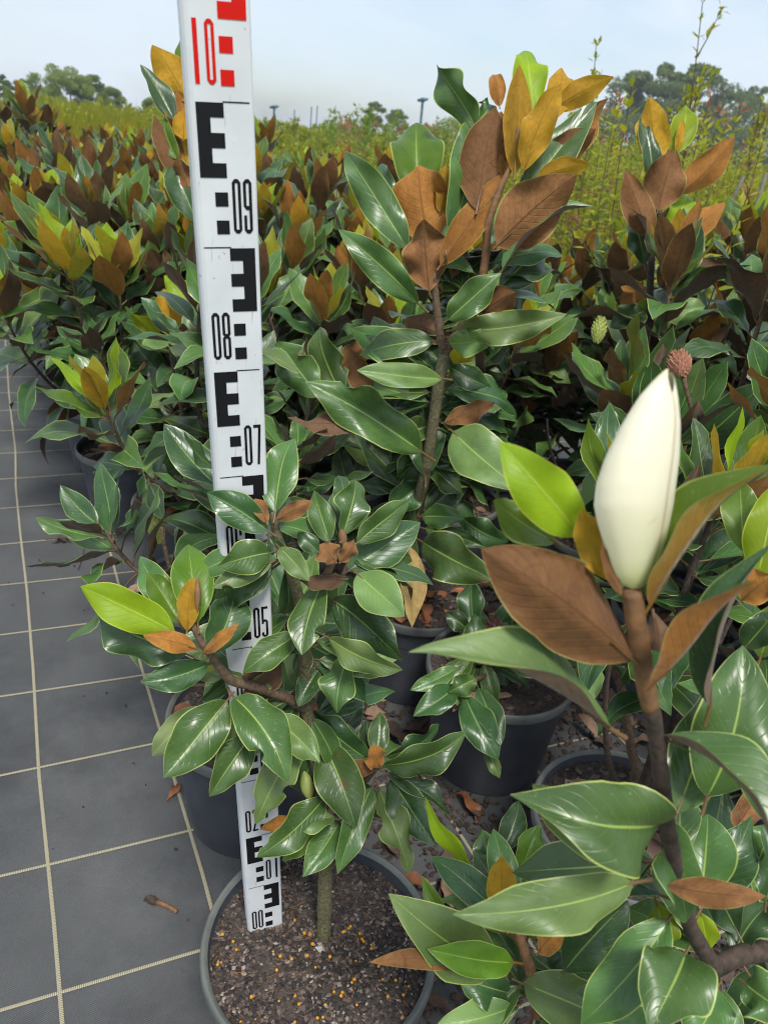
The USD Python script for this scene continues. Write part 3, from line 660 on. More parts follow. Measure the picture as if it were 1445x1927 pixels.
HA = [
 # left whorl
 (330,1190,150,1104,80,.685,-.02,'T','Y',-12,dict(bend=.04,cup=.3)), (338,1172,277,1073,60,.70,.015,'T','E',10,dict()), (352,1188,363,1085,46,.69,.01,'U','G',5,dict(curl=-.12,bend=-.05)),
 (345,1160,262,1045,60,.71,.03,'T','M',15,dict()), (372,1172,353,1015,80,.70,.04,'T','E',20,dict(curl=.1)), (352,1232,175,1158,88,.71,-.01,'T','D',0,dict()),
 (392,1250,264,1285,62,.725,-.03,'T','D',10,dict()), (372,1222,274,1197,42,.69,-.03,'U','O',15,dict(curl=-.15)), (398,1228,444,1096,84,.71,.03,'T','D',8,dict(hole=1)),
 (382,1232,440,1178,28,.695,-.02,'U','O',10,dict(curl=-.2)), (418,1275,343,1245,50,.76,.0,'T','P',0,dict()), (365,1190,345,1110,30,.705,.01,'U','O',30,dict()),
 # lower left whorl
 (428,1318,310,1465,98,.75,-.05,'T','M',-8,dict(cup=.35)), (440,1312,545,1470,96,.75,-.04,'T','M',6,dict(bend=.07,hole=1)), (388,1332,283,1425,60,.77,-.02,'T','P',20,dict()),
 (472,1385,394,1500,74,.775,-.03,'T','S',-5,dict()), (512,1352,601,1436,68,.775,-.03,'T','L',10,dict()), (457,1312,528,1238,52,.765,.03,'U','D',15,dict()),
 (560,1395,476,1556,74,.80,-.02,'T','L',8,dict(hole=3,cup=.3,twist=.2)), (470,1290,520,1258,34,.77,.03,'T','L',30,dict()),
 # top whorl
 (518,965,547,814,68,.69,.03,'T','M',-6,dict()), (505,1000,388,927,72,.685,-.01,'T','D',12,dict(wave=.14)), (502,985,482,935,30,.68,0,'U','B',10,dict(curl=-.2)),
 (520,978,586,945,36,.68,-.01,'U','B',20,dict(curl=-.2)), (510,1040,410,1066,70,.70,-.03,'T','M',-6,dict()), (512,1058,400,1106,48,.705,-.03,'T','L',20,dict(hole=2)),
 (525,1030,580,1092,46,.70,-.02,'T','L',0,dict(wave=.16)), (608,1095,566,1232,70,.72,-.03,'T','M',6,dict(hole=1)), (562,1192,457,1262,62,.755,-.03,'T','M',8,dict()), (570,1205,535,1232,34,.77,-.02,'T','D',20,dict()),
 (506,1010,540,1050,34,.705,0,'T','D',0,dict()),
 # centre whorl
 (645,1008,675,898,64,.70,.02,'T','M',8,dict()), (620,1020,588,920,50,.705,.02,'T','M',-10,dict(wave=.14)), (638,1015,640,885,46,.72,.05,'T','D',0,dict()), (672,1022,775,942,58,.70,.01,'T','M',10,dict(wave=.13)),
 (655,1075,792,981,84,.72,.02,'T','D',10,dict()), (632,1058,606,1022,46,.68,-.005,'U','B',8,dict(curl=-.2)), (640,1058,668,1018,34,.68,-.005,'U','B',8,dict(curl=-.2)),
 (650,1090,560,1092,34,.71,-.02,'U','D',20,dict()), (672,1080,760,1158,84,.71,-.04,'T','L',-5,dict(cup=.2)), (625,1128,752,1248,88,.75,-.03,'T','D',5,dict()), (618,1200,756,1262,58,.74,-.03,'T','L',0,dict()),
 (655,1235,630,1342,66,.77,-.02,'T','M',20,dict()), (560,1275,575,1210,40,.80,0,'T','D',20,dict()), (600,1040,560,1000,36,.715,0,'T','D',15,dict()), (600,1260,560,1330,44,.81,-.02,'T','D',15,dict()),
 # right low whorl
 (695,1432,577,1333,66,.86,-.02,'T','D',-6,dict()), (710,1420,716,1338,42,.855,.02,'T','M',0,dict()), (722,1440,880,1388,62,.86,-.02,'T','M',12,dict(wave=.10)), (725,1425,832,1368,40,.87,.02,'T','D',18,dict()),
 (715,1446,703,1405,44,.84,-.01,'U','O',5,dict(curl=-.15)), (735,1465,817,1592,78,.87,-.05,'T','D',-5,dict()), (700,1482,637,1647,60,.87,-.05,'T','M',8,dict()), (714,1485,775,1642,60,.87,-.05,'T','L',-15,dict(hole=2)),
 (700,1425,690,1355,44,.87,.02,'T','D',10,dict()), (705,1450,645,1440,34,.85,-.01,'U','B',20,dict()),
 # low whorl
 (605,1395,667,1562,92,.86,-.04,'T','S',-4,dict()), (612,1500,488,1616,68,.86,-.06,'T','M',6,dict(hole=1)), (640,1545,569,1650,58,.875,-.04,'T','M',0,dict()), (630,1538,547,1556,48,.85,-.02,'T','L',15,dict()),
 (600,1560,530,1620,44,.89,-.01,'T','E',20,dict()), (560,1540,492,1560,34,.87,0,'U','O',10,dict()), (590,1420,560,1500,50,.89,0,'T','D',20,dict()), (640,1480,665,1420,44,.91,0,'T','D',0,dict()),
]
for a in HA: hero_leaf(pA, orgA, *a[:4], a[4] * .92, *a[5:10], **a[10])
bud(pA, orgA, 583, 1505, 572, 1452, 26, .87, LM['P']); bud(pA, orgA, 648, 1030, 642, 992, 16, .70, twigm); bud(pA, orgA, 372, 1150, 372, 1085, 12, .69, twigm)

def sprinkle(plant, org, pts, num, seed, lmin, lmax, tones='DDMML', away=.15):
    rs = np.random.RandomState(seed); c = np.array([P(x, y, d) for x, y, d in pts]); c = spline(c, 30)
    for k in range(num):
        i = rs.randint(0, 29); p = c[i]; ax = unit(c[i + 1] - c[i]); v = unit(EYE - p)
        o = unit(rs.normal(size=3)); o = unit(o - ax * (o @ ax)); o = unit(o - v * max(0, o @ v + away) * 1.3)
        dv = unit(o + ax * rs.uniform(-.2, .6)); L = rs.uniform(lmin, lmax); b = p + dv * .016
        nr = unit(np.array([0, 0, .9]) + v * .5 + rs.uniform(-.4, .4, 3)); nr = unit(nr - dv * (nr @ dv))
        obj('leaf', leaf_mesh(b, b + dv * L, nr, L * rs.uniform(.34, .44), bend=rs.uniform(-.02, .12), cup=rs.uniform(.2, .6), wave=rs.uniform(.08, .2), curl=rs.uniform(0, .2), twist=rs.uniform(-.6, .6), nu=14, nv=6, seed=seed * 100 + k, pet=.14, petr=.0013), LM[rs.choice(list(tones))], plant, origin=org)
sprinkle(pA, orgA, [(604, 1500, .92), (590, 1400, .88), (575, 1320, .84), (573, 1235, .80), (563, 1130, .77)], 22, 7, .075, .105)
sprinkle(pA, orgA, [(575, 1330, .83), (500, 1300, .79), (435, 1280, .755)], 8, 8, .07, .095)
sprinkle(pA, orgA, [(606, 1515, .92), (660, 1480, .90), (708, 1440, .87)], 9, 9, .07, .095)
sprinkle(pA, orgA, [(545, 1070, .735), (520, 1000, .71)], 7, 10, .07, .095); sprinkle(pA, orgA, [(615, 1080, .73), (640, 1025, .715)], 8, 11, .06, .09)

# --- plant B, tall, in the second row
b0 = np.array([0.10, 1.50]); orgB = np.array([*b0, SOIL_Z]); SPOT[(2, 1)] = b0
pB = thing('magnolia', orgB, 'tall magnolia with rusty upright leaves, right of the staff against the sky', 'potted shrub')
stem(pB, orgB, [(771, 1090, 1.68, .0125), (775, 1040, 1.60, .0122), (783, 970, 1.52, .0118), (800, 890, 1.44, .0112), (816, 790, 1.38, .0105), (830, 690, 1.33, .010), (840, 650, 1.315, .0095)], 'trunk', barkg, 14)
stem(pB, orgB, [(838, 665, 1.32, .0085), (830, 640, 1.30, .0075), (823, 590, 1.28, .0068), (818, 540, 1.26, .0060), (815, 500, 1.25, .0045), (812, 440, 1.25, .003)])
stem(pB, orgB, [(838, 660, 1.32, .009), (868, 615, 1.29, .0082), (893, 575, 1.27, .0078), (905, 540, 1.255, .0072)])
stem(pB, orgB, [(905, 545, 1.255, .0072), (914, 480, 1.23, .0072), (917, 430, 1.21, .0070), (925, 400, 1.20, .006), (943, 350, 1.19, .005), (965, 300, 1.18, .0042), (975, 240, 1.17, .003)], mat=twigm)
HB = [
 (808,548,797,412,82,1.25,-.03,'U','B',0,dict(cup=.5,ob=.1)), (808,455,787,303,112,1.26,.0,'U','O',0,dict(cup=.4,curl=-.08)), (768,470,645,274,66,1.27,-.02,'T','M',-15,dict(curl=.1)), (790,380,785,222,92,1.29,.05,'T','E',10,dict(cup=.4)),
 (848,440,893,207,86,1.24,.02,'T','M',8,dict()), (735,380,712,303,36,1.30,.02,'T','D',0,dict()), (788,572,634,433,60,1.26,-.06,'T','M',-15,dict(curl=.12)), (828,500,957,317,58,1.23,-.03,'U','O',20,dict(curl=-.08,wave=.1)),
 (842,602,942,512,58,1.24,-.05,'T','M',12,dict()), (905,592,973,548,66,1.23,-.04,'U','B',5,dict()), (828,400,838,310,40,1.26,.02,'U','G',0,dict()), (850,520,872,440,34,1.28,.03,'U','B',20,dict()),
 (897,395,932,203,92,1.20,.02,'U','B',0,dict(cup=.4)), (985,322,1052,163,60,1.16,-.02,'U','G',0,dict(cup=.2)), (1005,215,990,87,56,1.21,.03,'T','Y',0,dict()), (1040,225,1062,116,50,1.21,.02,'U','G',10,dict(curl=-.1)),
 (975,375,1125,180,66,1.19,-.02,'T','M',-20,dict(cup=.3,curl=.06)), (1010,350,1122,190,52,1.20,.03,'U','O',10,dict()), (1022,322,1120,242,64,1.19,-.02,'U','B',0,dict(wave=.1)), (1005,340,1112,308,42,1.18,-.03,'U','G',20,dict()),
 (935,462,1085,328,108,1.19,-.05,'U','B',0,dict(cup=.3)), (945,508,1108,368,62,1.20,-.05,'T','M',-60,dict(cup=.72,vee=.75,wave=.05,twist=0)), (895,240,812,119,62,1.25,-.01,'T','M',-20,dict(curl=.12,twist=.8)), (940,200,924,124,30,1.24,.02,'U','O',0,dict(curl=-.2)),
 (1040,205,1152,143,46,1.22,-.01,'U','G',15,dict(wave=.12)), (900,225,925,190,40,1.26,.02,'T','M',0,dict()), (995,225,1010,160,50,1.22,.03,'U','B',0,dict()), (1030,200,1085,155,26,1.24,.02,'T','M',20,dict()),
 (940,540,1030,460,80,1.27,.02,'T','D',5,dict()), (920,600,1000,520,60,1.32,.03,'T','D',0,dict()), (880,560,890,480,44,1.30,.03,'T','D',10,dict()), (945,330,940,215,50,1.22,.03,'U','O',10,dict()), (865,420,880,300,54,1.27,.03,'T','D',0,dict()),
 (833,712,677,692,48,1.30,-.08,'T','L',15,dict(curl=.08)), (795,852,578,716,88,1.38,-.10,'T','M',6,dict(hole=1)), (702,795,538,797,42,1.34,-.04,'U','D',15,dict()), (800,895,790,720,72,1.43,.02,'T','D',0,dict(cup=.3)),
 (835,795,935,758,38,1.36,-.03,'U','B',0,dict()), (852,812,978,918,98,1.36,-.12,'T','L',-6,dict(cup=.25,wave=.1)), (862,620,1064,592,62,1.26,-.08,'T','L',-20,dict()), (845,645,942,622,50,1.29,-.06,'T','L',-10,dict()),
 (800,965,890,895,50,1.48,-.02,'T','D',10,dict(hole=1)), (795,972,872,976,48,1.46,-.04,'T','M',0,dict(hole=1)), (800,995,912,1026,36,1.46,-.06,'T','M',10,dict()), (795,1020,927,1092,84,1.48,-.12,'T','S',0,dict()),
 (770,1028,776,1182,48,1.40,-.02,'U','K',5,dict(bend=-.06,cup=.5)), (870,975,955,1022,52,1.50,-.03,'T','D',0,dict()), (790,775,765,700,40,1.40,.03,'T','D',0,dict()), (826,720,800,650,44,1.36,.03,'T','M',10,dict()),
 (845,690,925,730,44,1.38,0,'T','D',10,dict()), (850,640,760,600,50,1.34,0,'U','D',10,dict()), (815,830,745,905,60,1.47,.0,'T','D',0,dict()), (825,860,915,860,50,1.44,.03,'T','D',0,dict()),
 (600,748,514,640,72,1.40,.0,'T','M',0,dict(hole=1)), (645,745,592,610,70,1.42,.02,'T','M',0,dict(hole=1)), (690,745,655,655,44,1.40,.02,'U','B',0,{}), (720,690,760,600,66,1.45,.03,'T','L',0,{}), (640,690,700,640,44,1.42,0,'U','B',10,{}),
 (700,800,720,700,40,1.42,.03,'T','D',0,{}), (760,700,700,590,58,1.42,.02,'T','D',0,{}), (835,740,890,690,48,1.40,.02,'T','L',0,{}), (826,760,900,800,52,1.42,.0,'T','M',0,{}), (805,870,870,930,46,1.47,-.02,'T','M',0,{}), (795,905,730,960,56,1.5,-.02,'T','D',0,{}),
 (780,1000,700,1010,50,1.5,-.02,'T','D',0,{}), (812,800,740,830,46,1.42,-.02,'T','M',0,{}), (840,700,790,640,46,1.36,0,'T','D',0,{}), (790,960,830,880,44,1.5,.02,'T','M',0,{}), (820,780,870,700,50,1.43,.03,'T','D',0,{}),
]
for a in HB: hero_leaf(pB, orgB, *a[:10], **a[10])
sprinkle(pB, orgB, [(783, 970, 1.54), (800, 890, 1.46), (816, 790, 1.40), (832, 680, 1.34)], 34, 21, .12, .18, 'DDMMLB')
sprinkle(pB, orgB, [(838, 650, 1.33), (823, 590, 1.30), (816, 520, 1.28)], 10, 22, .11, .16, 'DMMB'); sprinkle(pB, orgB, [(870, 615, 1.31), (905, 540, 1.27), (915, 460, 1.24)], 14, 23, .11, .17, 'DMMB')
hero_leaf(pB, orgB, 968, 330, 977, 120, 56, 1.17, .01, 'U', 'G', 0, name='leaf_bud', cup=.9, bend=-.02, wave=0, curl=0, twist=0)

# --- plant C with the white flower bud, nearest the camera
cpot = np.array([0.70, 0.40]); orgC = np.array([*cpot, SOIL_Z])
pC = thing('magnolia', orgC, 'nearest magnolia with big brown backed leaves around a white flower bud', 'potted shrub')
fork = (1345, 1822, .60)
fw_ = P(*fork)
base_c = np.array([*cpot, SOIL_Z - 0.01]); midc = 0.5 * base_c + 0.5 * fw_ + np.array([.06, .0, .04])
s_ = spline(np.array([[*base_c, .013], [*(base_c * .7 + midc * .3 + [.01, 0, .02]), .0125], [*midc, .011], [*P(1440, 1790, .62), .0080], [*fw_, .0072]]), 24)
obj('trunk', tube(s_[:, :3], s_[:, 3], 14, knob=.05), darkbark, pC, origin=orgC)
stem(pC, orgC, [(1345, 1822, .60, .0072), (1318, 1780, .575, .0064), (1297, 1740, .555, .0058), (1272, 1640, .515, .0058), (1256, 1560, .49, .0055), (1245, 1470, .465, .0052), (1236, 1400, .448, .0050), (1224, 1330, .432, .0050)], mat=darkbark, sides=12, n=48, knob=.08)
stem(pC, orgC, [(1224, 1332, .432, .0052), (1214, 1280, .422, .0056), (1205, 1220, .413, .0058), (1195, 1160, .405, .0056), (1190, 1110, .40, .006)], mat=twigm, sides=12, n=24, knob=.05)
HC = [
 (1192,1244,914,1034,176,.41,-.02,'U','B',8,dict(cup=.85,bend=-.09,pet=.04,wave=.06,curl=-.08,twist=.2)), (1092,1010,943,838,104,.43,-.02,'T','Y',-5,dict(cup=.3,pet=.1)), (1045,1020,930,940,66,.45,-.01,'T','E',10,dict(pet=.1)),
 (1150,1095,1092,953,62,.405,.0,'U','G',0,dict(cup=.4)), (1222,1140,1432,848,112,.40,-.03,'T','E',-70,dict(cup=.85,pet=.06,curl=.12,bend=.02,vee=.92,wave=.04,twist=-.15)), (1225,1292,1388,1066,92,.405,-.05,'T','O',-98,dict(cup=.5,pet=.05,curl=.12,vee=.75,wave=.05,twist=.2,bend=-.05)),
 (1150,1372,800,1186,104,.44,-.05,'T','L',60,dict(cup=.7,curl=.12,pet=.10,wave=.08,bend=.05,twist=-.1,vee=.80)), (1245,1385,1480,1660,120,.45,-.06,'T','M',-58,dict(cup=.62,bend=.16,pet=.05,vee=.75,wave=.06,twist=0)), (1330,1500,1400,1215,140,.50,.0,'T','M',10,dict(cup=.3)),
 (1335,1330,1440,1015,84,.43,-.03,'T','D',-56,dict(cup=.7,bend=.1,vee=.8,wave=.05,twist=0)), (1195,1610,1004,1478,108,.52,-.05,'T','L',0,dict(cup=.25)), (1240,1552,1012,1545,140,.485,-.06,'T','M',-30,dict(cup=.5,wave=.18,curl=.25,pet=.05,twist=-1.5)),
 (1192,1662,853,1722,92,.50,-.05,'T','L',-6,dict(cup=.25,bend=.05)), (1318,1690,1332,1528,104,.545,.03,'T','M',0,dict(cup=.25)), (1255,1668,1442,1688,52,.50,-.03,'U','B',0,dict(wave=.15,curl=-.15)),
 (1235,1700,1262,1792,52,.56,.0,'T','Y',0,dict()), (1318,1718,1330,1792,52,.58,.0,'T','Y',0,dict()), (1290,1795,1228,1920,136,.52,-.05,'T','M',6,dict(cup=.45,curl=.2)), (1245,1800,1130,1790,60,.57,-.02,'T','D',10,dict()),
 (1400,1040,1392,900,66,.60,.03,'T','E',0,dict()), (1425,1090,1465,900,80,.58,0,'T','Y',0,dict()), (1390,1320,1450,1560,70,.52,-.04,'T','M',20,dict()), (1440,1700,1440,1560,60,.58,0,'T','D',0,dict()), (1380,1800,1450,1700,70,.62,.02,'T','D',0,dict()),
 (1400,1850,1470,1900,90,.57,-.03,'T','M',0,dict()), (1350,1860,1300,1960,90,.58,-.04,'T','M',0,dict()), (1215,1640,1120,1560,60,.56,.05,'T','D',10,dict()), (1440,1450,1480,1300,70,.6,.05,'T','E',0,dict()),
 (1250,1905,1090,1868,80,.60,.0,'T','D',0,dict()), (1330,1900,1270,1850,70,.60,.0,'T','D',0,dict()), (1200,1945,1120,1905,70,.62,0,'T','M',0,dict()), (1390,1760,1330,1640,70,.62,.03,'T','D',0,dict()), (1420,1640,1460,1540,60,.6,.0,'T','M',0,dict()), (1385,1560,1440,1470,50,.64,.03,'U','B',0,dict()), (1430,1240,1470,1130,60,.6,0,'T','E',0,dict()),
 (1395,1130,1460,1080,70,.55,-.02,'U','O',0,dict()), (1400,1220,1460,1150,60,.57,-.02,'T','D',0,dict()),
]
for a in HC: hero_leaf(pC, orgC, *a[:10], **a[10])
sprinkle(pC, orgC, [(1300, 1745, .57), (1272, 1640, .53), (1256, 1560, .51), (1240, 1440, .48)], 9, 31, .08, .11, 'DMML', .3)
sprinkle(pC, orgC, [(1345, 1822, .62), (1400, 1800, .64), (1470, 1780, .66)], 14, 32, .08, .115, 'DMML', 0)
# flower bud: overlapping petals, each a curved shell
fb = UsdGeom.Xform.Define(stage, path_for('flower_bud', pC)).GetPrim()
DB0, DB1 = .402, .374
prof_y = np.array([1108, 1102, 1090, 1070, 1040, 1010, 980, 950, 910, 860, 800, 745, 712, 692])
prof_l = np.array([1186, 1168, 1160, 1151, 1141, 1131, 1122, 1117, 1122, 1139, 1169, 1203, 1232, 1255])
prof_r = np.array([1208, 1216, 1225, 1235, 1247, 1256, 1263, 1269, 1274, 1280, 1282, 1277, 1270, 1262])
def petal(a0, a1, rmul, top, seed, depth=.84):
    nu, nv = 34, 36; V, U = [], []
    for i in range(nu + 1):
        u = i / nu; y = 1108 + (694 - 1108) * u * top
        q = (1108 - y) / (1108 - 694); d = DB0 + (DB1 - DB0) * q
        l, r = np.interp(-y, -prof_y, prof_l), np.interp(-y, -prof_y, prof_r)
        c = P((l + r) / 2, y, d); hw = (r - l) / 2 / FPX * d * rmul
        X = unit(P(r, y, d) - P(l, y, d)); Z = unit(EYE - c)
        e = 1.0 if u < .8 else 1 - ((u - .8) / .2) ** 2 * .6
        for k in range(nv + 1):
            a = (a0 + a1) / 2 + (a1 - a0) / 2 * e * (2 * k / nv - 1)
            rr2 = 1 + .012 * math.sin(5 * u + seed + 2 * a) + .0035 * math.sin(11 * a + 3 * u) + (.018 * max(0, 2 * k / nv - 1) ** 6 if seed == 1 else 0)
            V.append(c + (X * math.sin(a) + Z * math.cos(a) * depth) * hw * rr2); U.append((u, k / nv))
    f = []
    for i in range(nu):
        for k in range(nv):
            a_ = i * (nv + 1) + k; f += [[a_, a_ + 1, a_ + nv + 2], [a_, a_ + nv + 2, a_ + nv + 1]]
    V, f = np.array(V), np.array(f)
    j = len(V) // 2; cc = P(1199, 950, .39)
    if normals(V, f)[j] @ (V[j] - cc) < 0: f = f[:, ::-1]
    obj('petal', (V, f, np.array(U)), petalm, fb, origin=orgC)
petal(-2.3, .92, 1.0, 1.0, 1); petal(.5, 3.9, .972, .985, 2); petal(2.9, 5.4, .94, .96, 3)
# brown bract beside the bud and a withered leaf below it
hero_leaf(pC, orgC, 1170, 1120, 1130, 1018, 22, .398, -.005, 'U', 'B', 30, name='bract', pet=0, wave=.2)
hero_leaf(pC, orgC, 1228, 1150, 1240, 1235, 52, .42, -.01, 'U', 'D', 0, name='withered_leaf', cup=1.1, wave=.3, curl=.3, pet=.05)

# --- plant D, the low shoot below the flower
dpot = np.array([0.165, 0.285]); orgD = np.array([*dpot, SOIL_Z])
pD = thing('magnolia', orgD, 'low magnolia shoot whose leaves spread over the rim of the front pot', 'potted shrub')
s_ = spline(np.array([[*orgD - [0, 0, .01], .009], [*(orgD + P(1010, 1900, .74)) / 2, .0075], [*P(1012, 1905, .74), .006], [*P(1002, 1840, .715), .0055], [*P(985, 1785, .69), .0045], [*P(968, 1735, .675), .003]]), 36)
obj('trunk', tube(s_[:, :3], s_[:, 3], 12, knob=.07), twigm, pD, origin=orgD)
HD = [
 (932,1822,733,1684,112,.70,-.05,'T','L',0,dict(cup=.3)), (950,1800,785,1668,54,.70,.0,'T','E',-45,dict(cup=.5)), (968,1812,823,1790,62,.68,-.05,'T','E',-25,dict(curl=.15,wave=.14)), (872,1826,690,1812,34,.68,-.06,'U','B',8,dict(pet=.3)),
 (955,1750,944,1602,58,.68,.0,'U','G',0,dict(cup=.5)), (1062,1828,1182,1698,92,.70,-.02,'T','D',6,dict()), (1012,1795,1058,1750,42,.67,-.02,'U','O',0,dict(curl=-.2)), (892,1642,794,1512,30,.76,-.02,'T','Y',-40,dict(cup=.7,curl=.1)),
 (930,1650,905,1560,48,.75,.02,'T','M',0,dict()), (945,1600,978,1504,46,.82,.03,'T','D',0,dict()), (985,1640,1018,1552,50,.76,.02,'T','E',0,dict()), (965,1895,828,1930,62,.72,-.03,'T','L',0,dict()), (985,1852,1180,1935,96,.71,-.06,'T','L',0,dict(cup=.25)),
 (960,1870,860,1840,66,.73,-.02,'T','D',0,dict()), (985,1740,960,1640,40,.71,.02,'T','M',0,dict()), (1000,1745,1030,1650,44,.72,.03,'T','L',0,dict()), (1000,1800,1075,1850,70,.73,.0,'T','D',0,dict()), (1010,1870,1110,1800,70,.76,.04,'T','D',0,dict()),
 (1020,1900,1090,1960,70,.74,-.02,'T','M',0,dict()), (1005,1770,1000,1690,40,.71,.01,'T','E',0,dict()), (990,1720,950,1620,44,.74,.03,'T','M',0,dict()), (985,1690,1020,1620,44,.77,.03,'T','M',10,dict()), (1085,1900,1190,1830,80,.78,.0,'T','D',0,dict()),
]
for a in HD: hero_leaf(pD, orgD, *a[:10], **a[10])
sprinkle(pD, orgD, [(1012, 1905, .76), (1002, 1840, .735), (985, 1785, .71), (970, 1740, .69)], 16, 41, .07, .105, 'DMMLL', .1)
stem(pD, orgD, [(985, 1785, .69, .0035), (945, 1720, .72, .003), (925, 1660, .75, .0025)], mat=twigm)

# ------------------------------------------------------------------ procedural magnolias
def gen_magnolia(t, seed, H, nbr=5, spread=0.2, flush=0.7, lmin=.10, lmax=.155, org0=None, brown=True, nlow=0, cones=0, low=0.12, nu=8, nv=4, lean=(0, 0), maxleaf=110):
    rs = np.random.RandomState(seed); rr_ = random.Random(seed)
    stems = []
    top = np.array([lean[0] + rs.uniform(-.04, .04), lean[1] + rs.uniform(-.04, .04), H])
    main = spline(np.array([[0, 0, -0.01], [*(top[:2] * .3 + rs.uniform(-.015, .015, 2)), H * .35], [*(top[:2] * .7 + rs.uniform(-.02, .02, 2)), H * .72], top]), 20)
    obj('trunk', tube(main, np.linspace(.0105, .0035, 20), 8, knob=.06, seed=seed), darkbark if rs.rand() < .6 else bark, t)
    stems.append(main)
    a0 = rs.uniform(0, 6.28)
    for k in range(nbr):
        u = rs.uniform(.15, .62); i0 = int(u * 19); p0 = main[i0]
        a = a0 + k * 2.4 + rs.uniform(-.3, .3); r = spread * rs.uniform(.7, 1.25); zt = p0[2] + (H - p0[2]) * rs.uniform(.45, .98)
        end = np.array([p0[0] + r * math.cos(a), p0[1] + r * math.sin(a), zt])
        mid = p0 + (end - p0) * .5 + np.array([math.cos(a) * r * .18, math.sin(a) * r * .18, -.03])
        br = spline(np.array([p0, mid, end]), 14)
        obj('branch', tube(br, np.linspace(.0062, .0028, 14), 7, knob=.05, seed=k), darkbark if rs.rand() < .5 else bark, t)
        stems.append(br)
    for k in range(nlow):
        p0 = main[rs.randint(2, 5)]; a = a0 + 1 + k * 2.1 + rs.uniform(-.4, .4); r = spread * rs.uniform(.6, 1.0)
        end = np.array([p0[0] + r * math.cos(a), p0[1] + r * math.sin(a), max(.10, H * rs.uniform(.16, .42))])
        br = spline(np.array([p0, (p0 + end) / 2 + [0, 0, -.01], end]), 10)
        obj('branch', tube(br, np.linspace(.0045, .0022, 10), 6), bark, t); stems.append(br)
    cnt = 0
    for si, s in enumerate(stems):
        seg = np.r_[0, np.cumsum(np.linalg.norm(np.diff(s, axis=0), axis=1))]; Ls = seg[-1]
        d = 0.0; k = 0; a0 = rs.uniform(0, 6.28); fl = rs.rand() < flush and si <= nbr
        lim = Ls * (.72 if si == 0 else .88)
        while d < lim and cnt < maxleaf:
            pos = Ls - d; p = np.array([np.interp(pos, seg, s[:, c]) for c in range(3)])
            pm = np.array([np.interp(max(0, pos - .03), seg, s[:, c]) for c in range(3)]); ax = unit(p - pm + 1e-9)
            if p[2] < low: break
            a = a0 + k * 2.39996 + rs.uniform(-.25, .25)
            e1 = unit(np.cross(ax, [.31, .77, .2])); e2 = np.cross(ax, e1); out = math.cos(a) * e1 + math.sin(a) * e2
            ang = np.interp(d, [0, .02, .05, .09, .15, .3], [74, 66, 52, 34, 12, -14] if brown and si <= nbr else [40, 34, 26, 16, 2, -18]) + rs.uniform(-12, 12)
            el = math.radians(ang); dirv = unit(math.cos(el) * out + math.sin(el) * ax + np.array([0, 0, -.12 if d > .1 else 0.04]))
            L = rs.uniform(lmin, lmax) * np.interp(d, [0, .015, .05, .3], [.62, .85, 1.05, 1.0]); w = L * rs.uniform(.38, .48)
            nrm = unit(ax * math.cos(el) - out * math.sin(el) + rs.uniform(-.22, .22, 3))
            x = rs.rand(); twf = rs.uniform(.4, 1)
            if d < .028: tone = ('Y' if x < .38 else 'G' if x < .72 else 'O') if fl else ('O' if x < .3 else 'B' if x < .5 else 'E' if x < .7 else 'M')
            elif d < .075: tone = ('O' if x < .42 else 'E' if x < .58 else 'B') if fl else ('B' if x < .42 else 'M' if x < .8 else 'L')
            else: tone = None
            if tone is None or not brown or si > nbr: tone = 'D' if x < .55 else 'M' if x < .86 else 'L' if x < .93 else 'S'
            b = p + dirv * .018
            ups = d < .09
            m = leaf_mesh(b, b + dirv * L, nrm, w, bend=rs.uniform(-.10, .0) if ups else rs.uniform(.0, .12), cup=rs.uniform(.2, .6), wave=rs.uniform(.06, .16), curl=rs.uniform(-.06, .10) if ups else rs.uniform(.02, .2),
                          twist=rs.uniform(-.6, .6), nu=nu, nv=nv, seed=seed * 991 + si * 77 + k, pet=.14, petr=.0016, ob=rs.uniform(-.05, .15))
            obj('leaf', m, LM[tone], t)
            cnt += 1; k += 1
            d += rs.uniform(.004, .009) if d < .05 else rs.uniform(.009, .016) if d < .14 else rs.uniform(.016, .026)
        if cones and si in (1, 3, 4)[:cones]:
            e = s[-1]; ax = unit(s[-1] - s[-3])
            obj('seed_cone', seed_cone_mesh(e + ax * .012, e + ax * .062, .0135, nb=70), conem, t, smooth=False)
    return t

ROWN = {0: 'in the row beside the aisle', 1: 'in the second row from the aisle', 2: 'in the third row from the aisle', 3: 'in the fourth row from the aisle', 4: 'in the fifth row from the aisle'}
ORD = ['first', 'second', 'third', 'fourth', 'fifth', 'sixth', 'seventh', 'eighth', 'ninth', 'tenth', 'eleventh', 'twelfth', 'thirteenth', 'fourteenth', 'fifteenth', 'sixteenth', 'seventeenth', 'eighteenth', 'nineteenth', 'twentieth']
LOOK = ['bushy magnolia with rusty leaf backs', 'magnolia with lime new leaves', 'dark leafy magnolia', 'open magnolia with golden shoots', 'magnolia bearing yellow green seed cones', 'tall magnolia with brown leaf backs']
# special near plants
def near(i, j, label, seed, H, **k):
    p = spot(i, j)
    t = thing('magnolia', (*p, SOIL_Z), label, 'potted shrub')
    gen_magnolia(t, seed, H, nu=10, nv=6, **k)
    return t
near(1, 0, 'low dark magnolia behind the staff in the second pot of the aisle row', 11, .50, nbr=5, spread=.19, flush=.0, maxleaf=90, brown=False, nlow=3)
near(0, 1, 'magnolia with brown backed leaves at the right edge behind the white bud', 23, .60, nbr=5, spread=.2, flush=.4, maxleaf=95, low=.25, lmax=.15)

